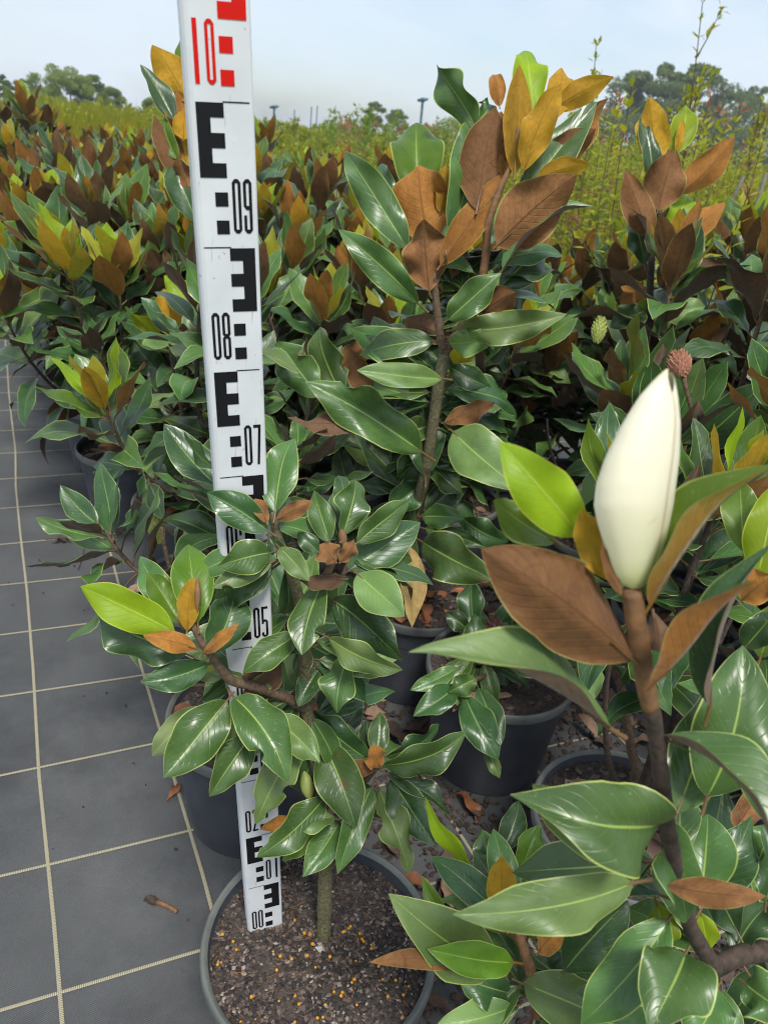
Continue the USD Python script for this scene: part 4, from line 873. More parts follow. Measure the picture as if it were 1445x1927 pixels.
# M1 : small leafy shoot in the pot right of centre
o1 = np.array([*spot(1, 1), SOIL_Z])
p1 = thing('magnolia', o1, 'small low magnolia with drooping leaves in the pot right of centre', 'potted shrub')
stem(p1, o1, [(958, 1300, 1.60, .008), (940, 1265, 1.54, .007), (915, 1245, 1.50, .006), (900, 1230, 1.47, .004)])
stem(p1, o1, [(940, 1265, 1.54, .006), (905, 1275, 1.47, .005), (885, 1285, 1.43, .004)])
for a in [(862,1256,772,1296,32,1.44,-.04,'T','M',0,{}), (858,1292,778,1348,50,1.42,-.05,'T','D',0,{}), (896,1278,846,1304,42,1.41,-.02,'T','M',0,{}), (900,1295,942,1402,50,1.41,-.08,'T','D',0,{}), (874,1308,938,1427,62,1.40,-.08,'T','D',0,{}),
          (915,1405,940,1466,26,1.37,-.02,'T','L',0,{}), (905,1240,893,1153,46,1.45,.02,'T','D',0,{}), (880,1185,838,1152,36,1.5,0,'T','D',0,{}), (892,1190,886,1092,48,1.52,.04,'T','D',0,{}), (925,1242,1022,1196,44,1.46,-.03,'T','M',0,{}),
          (955,1250,1057,1258,42,1.43,-.05,'T','M',0,{}), (1030,1240,1100,1248,30,1.45,-.02,'T','D',0,{}), (905,1225,950,1160,40,1.5,.03,'T','D',0,{}), (870,1330,858,1290,30,1.42,0,'T','L',0,{})]:
    hero_leaf(p1, o1, *a[:10], **a[10])
sprinkle(p1, o1, [(958, 1300, 1.62), (940, 1265, 1.56), (912, 1240, 1.51), (895, 1215, 1.48)], 22, 51, .09, .125, 'DDMM', 0)
cone(p1, o1, 935, 1235, 928, 1165, 42, 1.48, spentm)
# M2 lower stems (visible behind the flower stem)
p2 = stage.GetPrimAtPath('/World/magnolia_005'); o2 = np.array([*spot(0, 1), SOIL_Z])
stem(p2, o2, [(1188, 1510, 1.33, .0125), (1200, 1455, 1.31, .0115), (1190, 1420, 1.29, .0085), (1176, 1340, 1.25, .0075), (1162, 1275, 1.22, .0072), (1118, 1244, 1.19, .006)], mat=bark, name='branch')
for a in [(1116,1246,1106,1326,44,1.18,-.03,'T','L',0,{}), (1150,1262,1110,1200,50,1.2,0,'T','M',0,{}), (1165,1290,1190,1240,40,1.22,0,'T','D',0,{})]: hero_leaf(p2, o2, *a[:10], **a[10])

cone(p2, o2, 1284, 708, 1274, 664, 44, 1.24, simple('dried_flower', (.42, .19, .11), .7, (120, (.30, .13, .08))))
stem(p2, o2, [(1310, 800, 1.27, .004), (1294, 745, 1.25, .0038), (1284, 706, 1.24, .0045)])
# F : tall magnolia on the right, G : behind the staff top, Hh : yellow flush left of the staff
def top_plant(pos, label, leaves, stempts, seed, Hlow, cn=(), **k):
    o = np.array([*pos, SOIL_Z]); t = thing('magnolia', o, label, 'potted shrub')
    for sp in stempts: stem(t, o, sp, mat=darkbark if seed % 2 else bark)
    for a in leaves: hero_leaf(t, o, *a[:10], **a[10])
    gen_magnolia(t, seed, Hlow, nu=9, nv=4, **k)
    for c in cn: cone(t, o, *c)
    return t
SPOT[(2, 2)] = np.array([0.62, 1.90])
top_plant(SPOT[(2, 2)], 'tall magnolia with a golden upright tip, standing above the others at right', [
 (1238,310,1222,186,60,1.74,0,'U','G',0,dict(cup=.3)), (1268,290,1296,184,46,1.76,.02,'T','Y',0,{}), (1238,396,1270,282,74,1.71,-.02,'U','B',0,dict(cup=.35)), (1232,365,1207,208,34,1.76,.0,'T','D',30,{}), (1222,445,1176,318,54,1.72,-.02,'U','B',0,{}),
 (1280,365,1378,256,52,1.73,-.04,'U','O',0,{}), (1252,432,1297,357,42,1.77,.02,'T','Y',0,{}), (1212,498,1190,410,46,1.74,0,'T','D',0,{}), (1262,460,1365,380,48,1.74,-.03,'U','O',0,{}), (1255,495,1332,428,46,1.74,-.02,'T','M',-20,{}),
 (1240,540,1320,472,58,1.74,-.03,'U','B',0,{}), (1248,545,1338,505,46,1.75,-.03,'T','M',10,{}), (1290,500,1370,502,34,1.76,-.03,'U','D',0,{}), (1215,540,1160,570,44,1.76,-.03,'U','O',0,{}), (1225,470,1258,395,34,1.78,.02,'U','D',0,{}), (1272,285,1283,225,16,1.75,0,'U','G',0,{}),
 (1240,590,1330,575,50,1.76,-.02,'T','L',0,{}), (1215,585,1150,610,50,1.76,-.02,'T','M',0,{})],
 [[(1090, 1100, 2.05, .011), (1160, 860, 1.92, .0105), (1200, 720, 1.85, .010), (1218, 620, 1.80, .0095), (1224, 520, 1.77, .0085), (1230, 430, 1.75, .007), (1245, 360, 1.74, .005)]], 31, .52, nbr=5, spread=.24, flush=.0, brown=False, maxleaf=110, nlow=4, cn=[(1122, 645, 1131, 598, 28, 1.66)])
SPOT[(2, 0)] = np.array([-0.40, 1.45])
top_plant(SPOT[(2, 0)], 'tall magnolia with golden brown leaves partly hidden behind the staff top', [
 (352,190,291,91,66,1.27,0,'U','G',0,dict(cup=.3)), (328,225,264,116,40,1.26,-.02,'T','D',20,{}), (365,160,338,68,48,1.31,.02,'T','E',0,{}), (350,250,332,172,60,1.27,0,'U','O',0,{}), (345,262,348,205,40,1.25,0,'U','G',0,{}), (345,335,288,222,50,1.27,-.02,'U','B',10,{}),
 (335,300,305,215,30,1.26,0,'T','E',0,{}), (360,335,330,240,54,1.28,0,'U','G',0,{}), (372,420,322,288,58,1.27,0,'T','D',0,dict(cup=.4)), (365,380,335,295,50,1.26,-.02,'U','B',0,{}), (400,200,430,90,60,1.33,0,'T','E',0,{}), (310,200,300,160,30,1.3,0,'U','G',0,{})],
 [[(372, 560, 1.40, .008), (370, 420, 1.34, .007), (362, 300, 1.30, .006), (362, 200, 1.28, .004)]], 42, .72, nbr=6, spread=.2, flush=.5, maxleaf=130, nlow=3, lean=(.02, 0))
SPOT[(3, 0)] = np.array([-0.55, 1.86])
top_plant(SPOT[(3, 0)], 'magnolia with one yellow leaf and lime leaves just left of the staff middle', [
 (325,632,308,543,64,1.95,0,'U','G',0,dict(cup=.3)), (380,605,308,517,50,1.93,-.03,'T','Y',0,{}), (318,660,230,578,38,1.93,-.03,'T','Y',-40,dict(cup=.5)), (337,692,335,606,46,1.94,0,'T','D',0,{}), (305,704,246,634,58,1.93,-.03,'T','D',0,{}), (350,640,372,600,40,1.95,0,'U','O',0,{}),
 (300,770,192,762,54,1.88,-.05,'U','D',0,dict(cup=.4)), (395,770,310,745,40,1.9,-.03,'U','D',0,{}), (345,800,470,800,40,1.88,0,'T','L',0,{}), (350,720,320,690,40,1.93,0,'T','L',0,{})],
 [[(335, 860, 2.05, .007), (325, 740, 1.98, .006), (322, 650, 1.95, .004)]], 51, .50, nbr=5, spread=.2, flush=.0, brown=False, maxleaf=150, nlow=7, cn=[(300, 1022, 289, 968, 32, 1.72), (272, 655, 268, 605, 30, 1.95)])

# prototypes and copies through the block
protos = []
specs = [(101, .70, 9, .25, .9, 0), (102, .64, 9, .24, 1.0, 0), (103, .74, 10, .27, .6, 2), (104, .67, 9, .25, .8, 1), (105, .62, 9, .26, .7, 3), (106, .78, 10, .25, .75, 0)]
cells = [(i, j) for j in range(0, 4) for i in range(-1, 19) if (i, j) not in ((0, 0), (1, 0), (0, 1), (1, 1), (2, 1), (2, 2), (2, 0), (3, 0)) and i <= (17, 14, 10, 2)[j] and i >= (4, 3, 0, 0)[j]]
rsC = np.random.RandomState(8)
for c, (i, j) in enumerate(sorted(cells, key=lambda q: q[0] + q[1] * .5)):
    p = spot(i, j) + rsC.uniform(-.03, .03, 2)
    if (i, j) == (17, 0): p = p + [-.1, 0]
    v = c % 6 if c < 6 else rsC.randint(6)
    lab = '%s, %s plant %s' % (LOOK[v], ORD[i], ROWN[j])
    rz = rsC.uniform(0, 6.28); sc = rsC.uniform(.92, 1.10) * 1.06
    if len(protos) <= v and c < 6:
        sd, H, nb, sprd, fl, cn = specs[v]
        t = thing('magnolia', (*p, SOIL_Z), lab, 'potted shrub', 'magnolias in the nursery block', rz, sc)
        gen_magnolia(t, sd, H, nb, sprd, fl, cones=cn, low=.04, lmin=.12, lmax=.18, maxleaf=250, nlow=4)
        protos.append(t)
    else:
        copy_of(protos[v], (*p, SOIL_Z), rz, lab, 'magnolias in the nursery block', sc, 'potted shrub', name='magnolia')
    SPOT[(i, j)] = p

for k, (i, j) in enumerate([(2.55, 1.5), (3.5, 1.5), (4.5, 1.5), (5.6, 1.5), (1.6, 2.5), (2.6, 2.45), (3.7, 2.5), (4.9, 0.5), (3.9, 0.5), (0.6, 2.4)]):
    f = min(1, max(0, (i - 2) / 3)); p = lat(i, j) * (1 - f) + lat2(i, j) * f; SPOT[(i, j)] = p; v = (k * 5 + 1) % 6
    copy_of(protos[v], (*p, SOIL_Z), k * 1.9, '%s, staggered between rows, %s of these from the camera' % (LOOK[v], ORD[k]), 'magnolias in the nursery block', .92, 'potted shrub', name='magnolia')
_p = far(62, 215, 5.0)[:2]; SPOT[(18.5, 0)] = _p
copy_of(protos[5], (*_p, SOIL_Z), 2.0, 'magnolia standing above its row at the far left against the grass', 'magnolias in the nursery block', 1.2, 'potted shrub', name='magnolia')

# their pots
pot_lab = {(1, 0): 'charcoal pot behind the staff, bare wall facing the aisle', (1, 1): 'dark pot right of centre with the drooping leaved small magnolia', (0, 1): 'dark pot with rusty dry leaves, behind the flower stem'}
pk = 0
for (i, j), p in sorted(SPOT.items()):
    if (i, j) == (0, 0): continue
    lab = pot_lab.get((i, j)) or ('charcoal nursery pot, %s pot %s' % (ORD[max(i, 0)], ROWN[j]) if i == int(i) else 'charcoal pot staggered between rows, %s back, %s across' % (ORD[min(19, int(i * 2))], ORD[int(j)]))
    if pk < 2:
        pot_protos.append(make_pot((*p, 0.0), lab, 'pots in the nursery block', seed=pk)); pk += 1
    else:
        copy_of(pot_protos[int(i + j) % 2], (*p, 0.0), (i * 1.7 + j * 2.3) % 6.28, lab, 'pots in the nursery block', name='plant_pot')
copy_of(pot_protos[0], (*cpot, 0.0), 1.0, 'charcoal pot of the magnolia with the white bud', None, name='plant_pot')
copy_of(pot_protos[1], (*dpot, 0.0), 2.0, 'charcoal pot of the low shoot nearest the camera', None, name='plant_pot')

# ------------------------------------------------------------------ litter and fallen things
rsL = np.random.RandomState(21)
ms = [[], [], []]; crumbs = []
for k in range(1500):
    s, t_ = rsL.uniform(-.25, 3.6), rsL.uniform(.24, 1.7)
    q = gpt(s, t_)
    if min(np.hypot(*(q - p)) for p in SPOT.values()) < .135: continue
    if t_ < .36 and rsL.rand() < .85: continue
    a = rsL.uniform(0, 6.28); L = rsL.uniform(.02, .085); b = np.array([*q, .004 + rsL.uniform(0, .02)])
    d = np.array([math.cos(a), math.sin(a), rsL.uniform(-.15, .3)]) * L
    ms[rsL.choice(3, p=[.16, .28, .56])].append(leaf_mesh(b, b + d, np.array([rsL.uniform(-.5, .5), rsL.uniform(-.5, .5), 1]), L * rsL.uniform(.3, .55), bend=rsL.uniform(-.25, .35), cup=rsL.uniform(-.8, 1.1), wave=.2, nu=5, nv=2, seed=k, pet=0, twist=rsL.uniform(-1, 1)))
tag(obj('leaf_litter', cat_mesh(ms[0]), dryleaf[0]), 'rusty dry leaves strewn on the matting between the pots', 'leaf litter', kind='stuff')
tag(obj('leaf_litter', cat_mesh(ms[1]), dryleaf[1]), 'tan dry leaves strewn on the matting between the pots', 'leaf litter', kind='stuff')
tag(obj('leaf_litter', cat_mesh(ms[2]), dryleaf[2]), 'dark decaying leaves strewn on the matting between the pots', 'leaf litter', kind='stuff')
cr = []
for k in range(11000):
    s, t_ = rsL.uniform(-.2, 2.0), rsL.uniform(.26, 1.25); q = gpt(s, t_)
    if min(np.hypot(*(q - p)) for p in SPOT.values()) < .125: continue
    if t_ < .34 and rsL.rand() < .8: continue
    if meshkit.noise(np.array([[q[0] * 4, q[1] * 4, 0]]), 3)[0] < .36: continue
    cr.append((lambda m: (m[0] + [*q, 0.0], m[1], m[2]))(chips(rsL, 1, .001, .003, .003, .011)))
tag(obj('bark_litter', cat_mesh(cr), litterm, smooth=False), 'brown bark crumbs spilt on the matting between the pots', 'bark litter', kind='stuff')
def dry_leaf(px, py, ang, L, mat, label, w=.5):
    p = at_z(px, py, 0.0); a = math.radians(ang)
    d = np.array([math.cos(a), math.sin(a), .05]) * L
    t = obj('fallen_leaf', leaf_mesh(np.array([0, 0, .006]) - d / 2, np.array([0, 0, .006]) + d / 2, np.array([.2, .1, 1]), L * w, bend=.12, cup=.9, wave=.22, nu=10, nv=4, seed=int(px), twist=.8, curl=.2), mat)
    UsdGeom.Xformable(t).AddTranslateOp().Set(Gf.Vec3d(*map(float, p)))
    tag(t, label, 'fallen leaf')
dry_leaf(118, 1022, 20, .05, dryleaf[2], 'crumpled brown leaf lying alone on the aisle matting', .6)
dry_leaf(330, 1492, 70, .045, dryleaf[0], 'rust coloured dry leaf against the second pot on the aisle side')
dry_leaf(735, 1292, -20, .07, dryleaf[0], 'orange brown fallen leaf between the pots right of the staff')
dry_leaf(878, 1525, -60, .085, dryleaf[0], 'long brown fallen leaf in the gap below the pot right of centre')
dry_leaf(1130, 1375, 40, .08, dryleaf[2], 'dark curled fallen leaf behind the pot with rusty dry leaves')
p = at_z(302, 1706, 0); t = thing('fallen_flower_stalk', p, 'brown fallen flower stalk lying on the matting near the front pot', 'flower stalk')
d2 = unit(np.array([*(at_z(335, 1722, 0) - at_z(272, 1692, 0))[:2], 0])); n2 = np.array([-d2[1], d2[0], 0])
z1 = np.array([0, 0, .006])
obj('stalk', tube(spline(np.array([z1 - d2 * .008, z1 + d2 * .012 + n2 * .002, z1 + d2 * .034]), 10), np.linspace(.0042, .0036, 10), 8, knob=.12), twigm, t)
hm = [tube(np.array([z1 - d2 * .006, z1 - d2 * .015, z1 - d2 * .024, z1 - d2 * .030]), [.005, .0075, .0065, .002], 8)]
for k in range(60):
    u = rsL.uniform(0, 1); c = z1 - d2 * (.006 + .022 * u); dr = unit(rsL.normal(size=3)); hm.append(tube([c, c + dr * .009 + -d2 * .002], [.0006, .0002], 3))
obj('fuzzy_head', cat_mesh(hm), darkbark, t)
twp = at_z(200, 1035, 0)
tw = obj('twig', cat_mesh([tube(np.array([at_z(x, y, .004) for x, y in c]) - twp, .0013, 5) for c in ([(85, 1015), (120, 1012), (160, 1018), (205, 1022)], [(160, 1018), (155, 1050), (147, 1072)], [(153, 1016), (152, 1008), (150, 1000)])]), darkbark)
UsdGeom.Xformable(tw).AddTranslateOp().Set(Gf.Vec3d(*map(float, twp))); tag(tw, 'thin dark forked twig on the aisle matting', 'twig')

# ------------------------------------------------------------------ shrubs, field, trees
def quad_leaf(c, d, nrm, L, w):
    """pointed four-cornered leaf with a fold"""
    s = np.cross(d, nrm)
    return np.array([c, c + d * L * .45 + s * w * .5 + nrm * w * .12, c + d * L, c + d * L * .45 - s * w * .5 + nrm * w * .12]), np.array([[0, 1, 2], [0, 2, 3]])
def tri_cat(ms):
    n_ = len(ms); V = np.concatenate([m[0] for m in ms]); F = np.concatenate([m[1] + 4 * k for k, m in enumerate(ms)])
    return V, F
def small_leaf_mat(name, c1, c2, trans=.45):
    return usdkit.material(stage, '/World/Looks/' + name, {
        'geo': ('geometry', {}), 'n': ('noise_texture', {'scale': 9.0, 'detail': 2.0}), 'r': ('rgb_ramp', {'ramp': [(.35, c1), (.65, c2)]}),
        'mr': ('map_range', {'to_min': .65, 'to_max': 1.25}), 'h': ('hsv', {}), 'p': ('principled_bsdf', {'roughness': .5, 'specular_ior_level': .35}), 't': ('translucent_bsdf', {}), 'm': ('mix_closure', {'fac': trans})},
        [('geo.position', 'n.vector'), ('n.fac', 'r.fac'), ('geo.random_per_island', 'mr.value'), ('mr.result', 'h.value'), ('r.color', 'h.color'), ('h.color', 'p.base_color'), ('h.color', 't.color'),
         ('p.BSDF', 'm.closure1'), ('t.BSDF', 'm.closure2')], surface='m.closure')
SL = {'yellow': small_leaf_mat('shrub_yellow', (.62, .60, .035), (.44, .52, .04)), 'green': small_leaf_mat('shrub_green', (.22, .36, .05), (.38, .48, .06)), 'pink': small_leaf_mat('shrub_pink', (.55, .20, .12), (.50, .30, .12)),
      'grass': small_leaf_mat('grass_blades', (.56, .52, .04), (.38, .42, .04)), 'field': small_leaf_mat('field_leaves', (.58, .57, .05), (.34, .43, .05))}
def gen_shrub(t, seed, H=1.25, R=.30, nst=11, leafL=.054, step=.030, mix=(.95, .25), tipp=.35, r0=.004, side=2):
    rs = np.random.RandomState(seed); parts = {'yellow': [], 'green': [], 'pink': []}; tubes = []
    for k in range(nst):
        a = k * 2.4 + rs.uniform(-.3, .3); r = R * math.sqrt((k + .5) / nst)
        top = np.array([r * math.cos(a) * 1.3, r * math.sin(a) * 1.3, H * rs.uniform(.62, 1.0)])
        base = np.array([r * .15 * math.cos(a), r * .15 * math.sin(a), 0])
        st_ = spline(np.array([base, (base + top) / 2 + rs.uniform(-.04, .04, 3) * [1, 1, 0] + [r * .25 * math.cos(a), r * .25 * math.sin(a), 0], top]), 10)
        todo = [(st_, .22 * H, r0)]
        for q in range(side):
            u = rs.randint(4, 8); b = st_[u]; aa = rs.uniform(0, 6.28); e = b + np.array([math.cos(aa) * .12, math.sin(aa) * .12, rs.uniform(.10, .24)])
            todo.append((spline(np.array([b, (b + e) / 2 + [0.03 * math.cos(aa), .03 * math.sin(aa), 0], e]), 5), .02, r0 * .5))
        for s_, start, rad in todo:
            tubes.append(tube(s_, np.linspace(rad, rad * .35, len(s_)), 4, cap=False))
            seg = np.r_[0, np.cumsum(np.linalg.norm(np.diff(s_, axis=0), axis=1))]; d = start; j = 0; Ls = seg[-1]; pinktip = rs.rand() < tipp
            while d < Ls + .01:
                p = np.array([np.interp(d, seg, s_[:, c]) for c in range(3)]); ax = unit(s_[-1] - s_[0])
                e1 = unit(np.cross(ax, [.2, .9, .1])); e2 = np.cross(ax, e1); th = j * 1.571 + rs.uniform(-.4, .4)
                for sg in (0, 3.1416):
                    o = math.cos(th + sg) * e1 + math.sin(th + sg) * e2; up = np.interp(Ls - d, [0, .05, .2], [1.4, .8, .35])
                    dv = unit(o + ax * up + rs.uniform(-.15, .15, 3)); nr = unit(np.cross(np.cross(dv, ax), dv) + rs.uniform(-.3, .3, 3))
                    L = leafL * rs.uniform(.7, 1.15) * (.65 if Ls - d < .03 else 1)
                    x = rs.rand(); key = 'pink' if (Ls - d < .05 and pinktip) else ('yellow' if x < mix[0] * np.interp(d / Ls, [.2, .7], [.3, 1.1]) else 'green')
                    parts[key].append(quad_leaf(p, dv, nr, L, L * .42))
                d += step * rs.uniform(.8, 1.2); j += 1
    obj('stems', cat_mesh(tubes), bark, t)
    for key, nm in (('yellow', 'yellow_foliage'), ('green', 'green_foliage'), ('pink', 'pink_shoots')):
        if parts[key]: tag(obj(nm, tri_cat(parts[key]), SL[key], t, smooth=False), kind='stuff')
    return t
rsS = np.random.RandomState(5)
shr = []
spots_s = []
for a_ in range(-2, 8):
    for b_ in range(9):
        x, y = 1.05 + a_ * .52 + rsS.uniform(-.12, .12), 2.35 + b_ * .55 + rsS.uniform(-.12, .12) - a_ * .10
        if y < (2.2 if x / y > .37 else 3.3 if x / y > .2 else 4.4): continue
        if x / y < .02: continue
        if x / y > .95: continue
        spots_s.append((x, y))
spots_s.sort(key=lambda q: q[1])
for k, (x, y) in enumerate(spots_s):
    lab = 'yellow green shrub with pinkish shoots, %s of the small leaved shrubs from the magnolias' % (ORD[k] if k < 20 else 'number %d' % (k + 1))
    if k >= 20: lab = 'yellow green small leaved shrub deep in the shrub block, behind its front twenty'
    if k < 4:
        t = thing('shrub', (x, y, .0), lab, 'shrub', 'small leaved shrubs behind the magnolias', k * 1.3)
        gen_shrub(t, 300 + k, H=(1.42, 1.30, 1.50, 1.36)[k], tipp=(.35, .2, .6, .1)[k]); shr.append(t)
    else:
        copy_of(shr[k % 4], (x, y, 0), rsS.uniform(0, 6.28), lab, 'small leaved shrubs behind the magnolias', rsS.uniform(.88, 1.06), 'shrub', name='shrub')
# two saplings that stand above the rest
def sapling(px, ytop, ybase, Y, label, seed, wide, leafL=.055):
    top, bot = far(px, ytop, Y), far(px - 8, ybase, Y); b = np.array([bot[0], bot[1], 0.0])
    t = thing('sapling', b, label, 'sapling'); rs = np.random.RandomState(seed)
    main = spline(np.array([[0, 0, 0], (top - b) * .5 + [.03, 0, 0], top - b]), 26)
    obj('stem', tube(main, np.linspace(.009, .002, 26), 6), bark, t)
    H = top[2]; ms = []; tb = []
    def leaves(p, ax, n_, L):
        for q in range(n_):
            o = unit(rs.normal(size=3)); dv = unit(o + ax * .9); nr = unit(np.cross(np.cross(dv, ax), dv) + rs.uniform(-.3, .3, 3)); l = L * rs.uniform(.6, 1.1)
            ms.append(quad_leaf(p + rs.uniform(-.012, .012, 3), dv, nr, l, l * .45))
    for k in range(6, 26): leaves(main[k], np.array([0, 0, 1.0]), 5 if wide < .1 else 3, leafL)
    for k in range(int(14 if wide > .1 else 5)):
        i = rs.randint(8, 23); a = rs.uniform(0, 6.28); r = wide * rs.uniform(.5, 1.1) * (1.2 - i / 26)
        e = main[i] + np.array([r * math.cos(a), r * math.sin(a), rs.uniform(.08, .26)]); br = spline(np.array([main[i], (main[i] + e) / 2 + [0, 0, -.02], e]), 6)
        tb.append(tube(br, np.linspace(.004, .0015, 6), 5))
        for q in (2, 3, 4, 5): leaves(br[q], unit(br[-1] - br[0]), 4, leafL)
    obj('branch', cat_mesh(tb), bark, t)
    tag(obj('foliage', tri_cat(ms), SL['yellow'], t, smooth=False), kind='stuff')
sapling(1322, 2, 300, 4.4, 'tall thin sapling with sparse leaves rising against the sky at far right', 1, .26)
sapling(1122, 82, 300, 4.6, 'slim yellow leaved sapling just right of the tallest magnolia tip', 2, .07, .045)
sapling(1432, 190, 320, 4.0, 'sapling with reddish tips at the right edge of the picture', 3, .16, .045)
# stakes
for k, (x0, y0, x1, y1, Y) in enumerate([(1385, 520, 1441, 325, 3.5), (1330, 480, 1400, 330, 3.9), (1402, 480, 1444, 400, 3.6), (1310, 520, 1352, 400, 3.7)]):
    p, q = far(x0, y0, Y), far(x1, y1, Y); dd = (q - p) / (q[2] - p[2]); b = p - dd * p[2]
    t = obj('bamboo_stake', tube(np.linspace(b, q, 12) - b, .009 * (1 + .12 * (np.arange(12) % 3 == 0)), 7), simple('bamboo_%d' % k, (.27, .25, .20), .7, (30, (.18, .165, .13))))
    UsdGeom.Xformable(t).AddTranslateOp().Set(Gf.Vec3d(*map(float, b)))
    tag(t, ['longest grey bamboo stake leaning among the shrubs at right', 'grey bamboo stake left of the longest one in the shrubs', 'short grey stake at the right edge of the shrubs', 'grey stake standing farthest left in the shrubs'][k], 'stake')
# the field of young stock beyond, the tall grass
def field_mesh(seed, npl, xr, yr, keep, Hr, per, L, key):
    rs = np.random.RandomState(seed); V = []
    for k in range(npl):
        for _ in range(50):
            x, y = rs.uniform(*xr), rs.uniform(*yr)
            if keep(x, y): break
        H = rs.uniform(*Hr); r = rs.uniform(.16, .32)
        n_ = per; u = rs.uniform(.25, 1, n_) ** .7; a = rs.uniform(0, 6.283, n_); rr2 = r * np.sqrt(rs.uniform(0, 1, n_)) * (1.15 - u * .9)
        c = np.stack([x + rr2 * np.cos(a), y + rr2 * np.sin(a), u * H], -1)
        d = rs.normal(size=(n_, 3)) + [0, 0, .8]; d /= np.linalg.norm(d, axis=1, keepdims=True)
        s_ = np.cross(d, rs.normal(size=(n_, 3))); s_ /= np.linalg.norm(s_, axis=1, keepdims=True)
        l = (L * rs.uniform(.6, 1.2, n_) * (1 + y / 40))[:, None]; w = l * .42
        V.append(np.stack([c, c + d * l * .45 + s_ * w * .5, c + d * l, c + d * l * .45 - s_ * w * .5], 1).reshape(-1, 3))
    V = np.concatenate(V); n4 = len(V) // 4; b = np.arange(n4)[:, None] * 4
    return V, np.concatenate([b + [0, 1, 2], b + [0, 2, 3]])
okf = lambda x, y: x / y > -.60 and x / y < .75 and y > 6.2 + max(0, -x) * .9 - max(0, x) * .9 and y > 4.6
tag(obj('young_shrubs', field_mesh(1, 420, (-9, 9), (5, 17), okf, (.75, 1.18), 260, .055, 'field'), SL['field'], smooth=False), 'low yellow green young shrubs massed beyond the magnolia block', 'shrubs', kind='stuff')
tag(obj('young_shrubs', field_mesh(2, 650, (-24, 26), (15, 45), lambda x, y: abs(x / y) < .75, (.9, 1.35), 110, .10, 'field'), SL['field'], smooth=False), 'far yellow green nursery stock reaching to the horizon', 'shrubs', kind='stuff')
tag(obj('young_shrubs', field_mesh(4, 130, (-5, 9), (11, 24), lambda x, y: -.12 < x / y < .28, (1.25, 1.55), 150, .06, 'green'), SL['green'], smooth=False), 'row of taller feathery green shrubs along the horizon right of the staff', 'shrubs', kind='stuff')
tag(obj('young_shrubs', field_mesh(6, 40, (-3, 9), (10, 20), lambda x, y: -.1 < x / y < .42, (1.2, 1.5), 60, .06, 'pink'), SL['pink'], smooth=False), 'reddish young shoots dotted among the shrubs along the horizon', 'shrubs', kind='stuff')
rsg = np.random.RandomState(9); gv = []
for k in range(700):
    for _ in range(60):
        x, y = rsg.uniform(-16, -1.0), rsg.uniform(7.5, 22)
        if -.66 < x / y < -.22: break
    H = rsg.uniform(.8, 1.2) * (1.05 if -.52 < x / y < -.33 else .92); nb = 46
    a = rsg.uniform(0, 6.28, nb); r = rsg.uniform(0, .14, nb); b = np.stack([x + r * np.cos(a), y + r * np.sin(a), np.zeros(nb)], -1)
    tip = b + np.stack([np.cos(a) * H * rsg.uniform(.05, .5, nb), np.sin(a) * H * rsg.uniform(.05, .5, nb), H * rsg.uniform(.6, 1.1, nb)], -1)
    m_ = b * .45 + tip * .55 + [0, 0, .08]; s_ = np.stack([-np.sin(a), np.cos(a), 0 * a], -1) * .007
    gv.append(np.stack([b - s_, m_ + s_, tip, m_ - s_], 1).reshape(-1, 3))
V = np.concatenate(gv); b = np.arange(len(V) // 4)[:, None] * 4
tag(obj('tall_grass', (V, np.concatenate([b + [0, 1, 2], b + [0, 2, 3]])), SL['grass'], smooth=False), 'tall yellow green grass on the left beyond the magnolias', 'grass', kind='stuff')

def crown_mat(name, c1, c2):
    return usdkit.material(stage, '/World/Looks/' + name, {
        'geo': ('geometry', {}), 'n': ('noise_texture', {'scale': .9, 'detail': 3.0}), 'r': ('rgb_ramp', {'ramp': [(.35, c1), (.65, c2)]}), 'mr': ('map_range', {'to_min': .6, 'to_max': 1.3}), 'h': ('hsv', {}),
        'p': ('principled_bsdf', {'roughness': .6, 'specular_ior_level': .3}), 't': ('translucent_bsdf', {}), 'm': ('mix_closure', {'fac': .5})},
        [('geo.position', 'n.vector'), ('n.fac', 'r.fac'), ('geo.random_per_island', 'mr.value'), ('mr.result', 'h.value'), ('r.color', 'h.color'), ('h.color', 'p.base_color'), ('h.color', 't.color'), ('p.BSDF', 'm.closure1'), ('t.BSDF', 'm.closure2')], surface='m.closure')
CR = [crown_mat('crown_green', (.17, .26, .06), (.27, .36, .08)), crown_mat('crown_euca', (.19, .27, .08), (.29, .37, .11)), crown_mat('crown_light', (.34, .46, .08), (.46, .56, .11))]
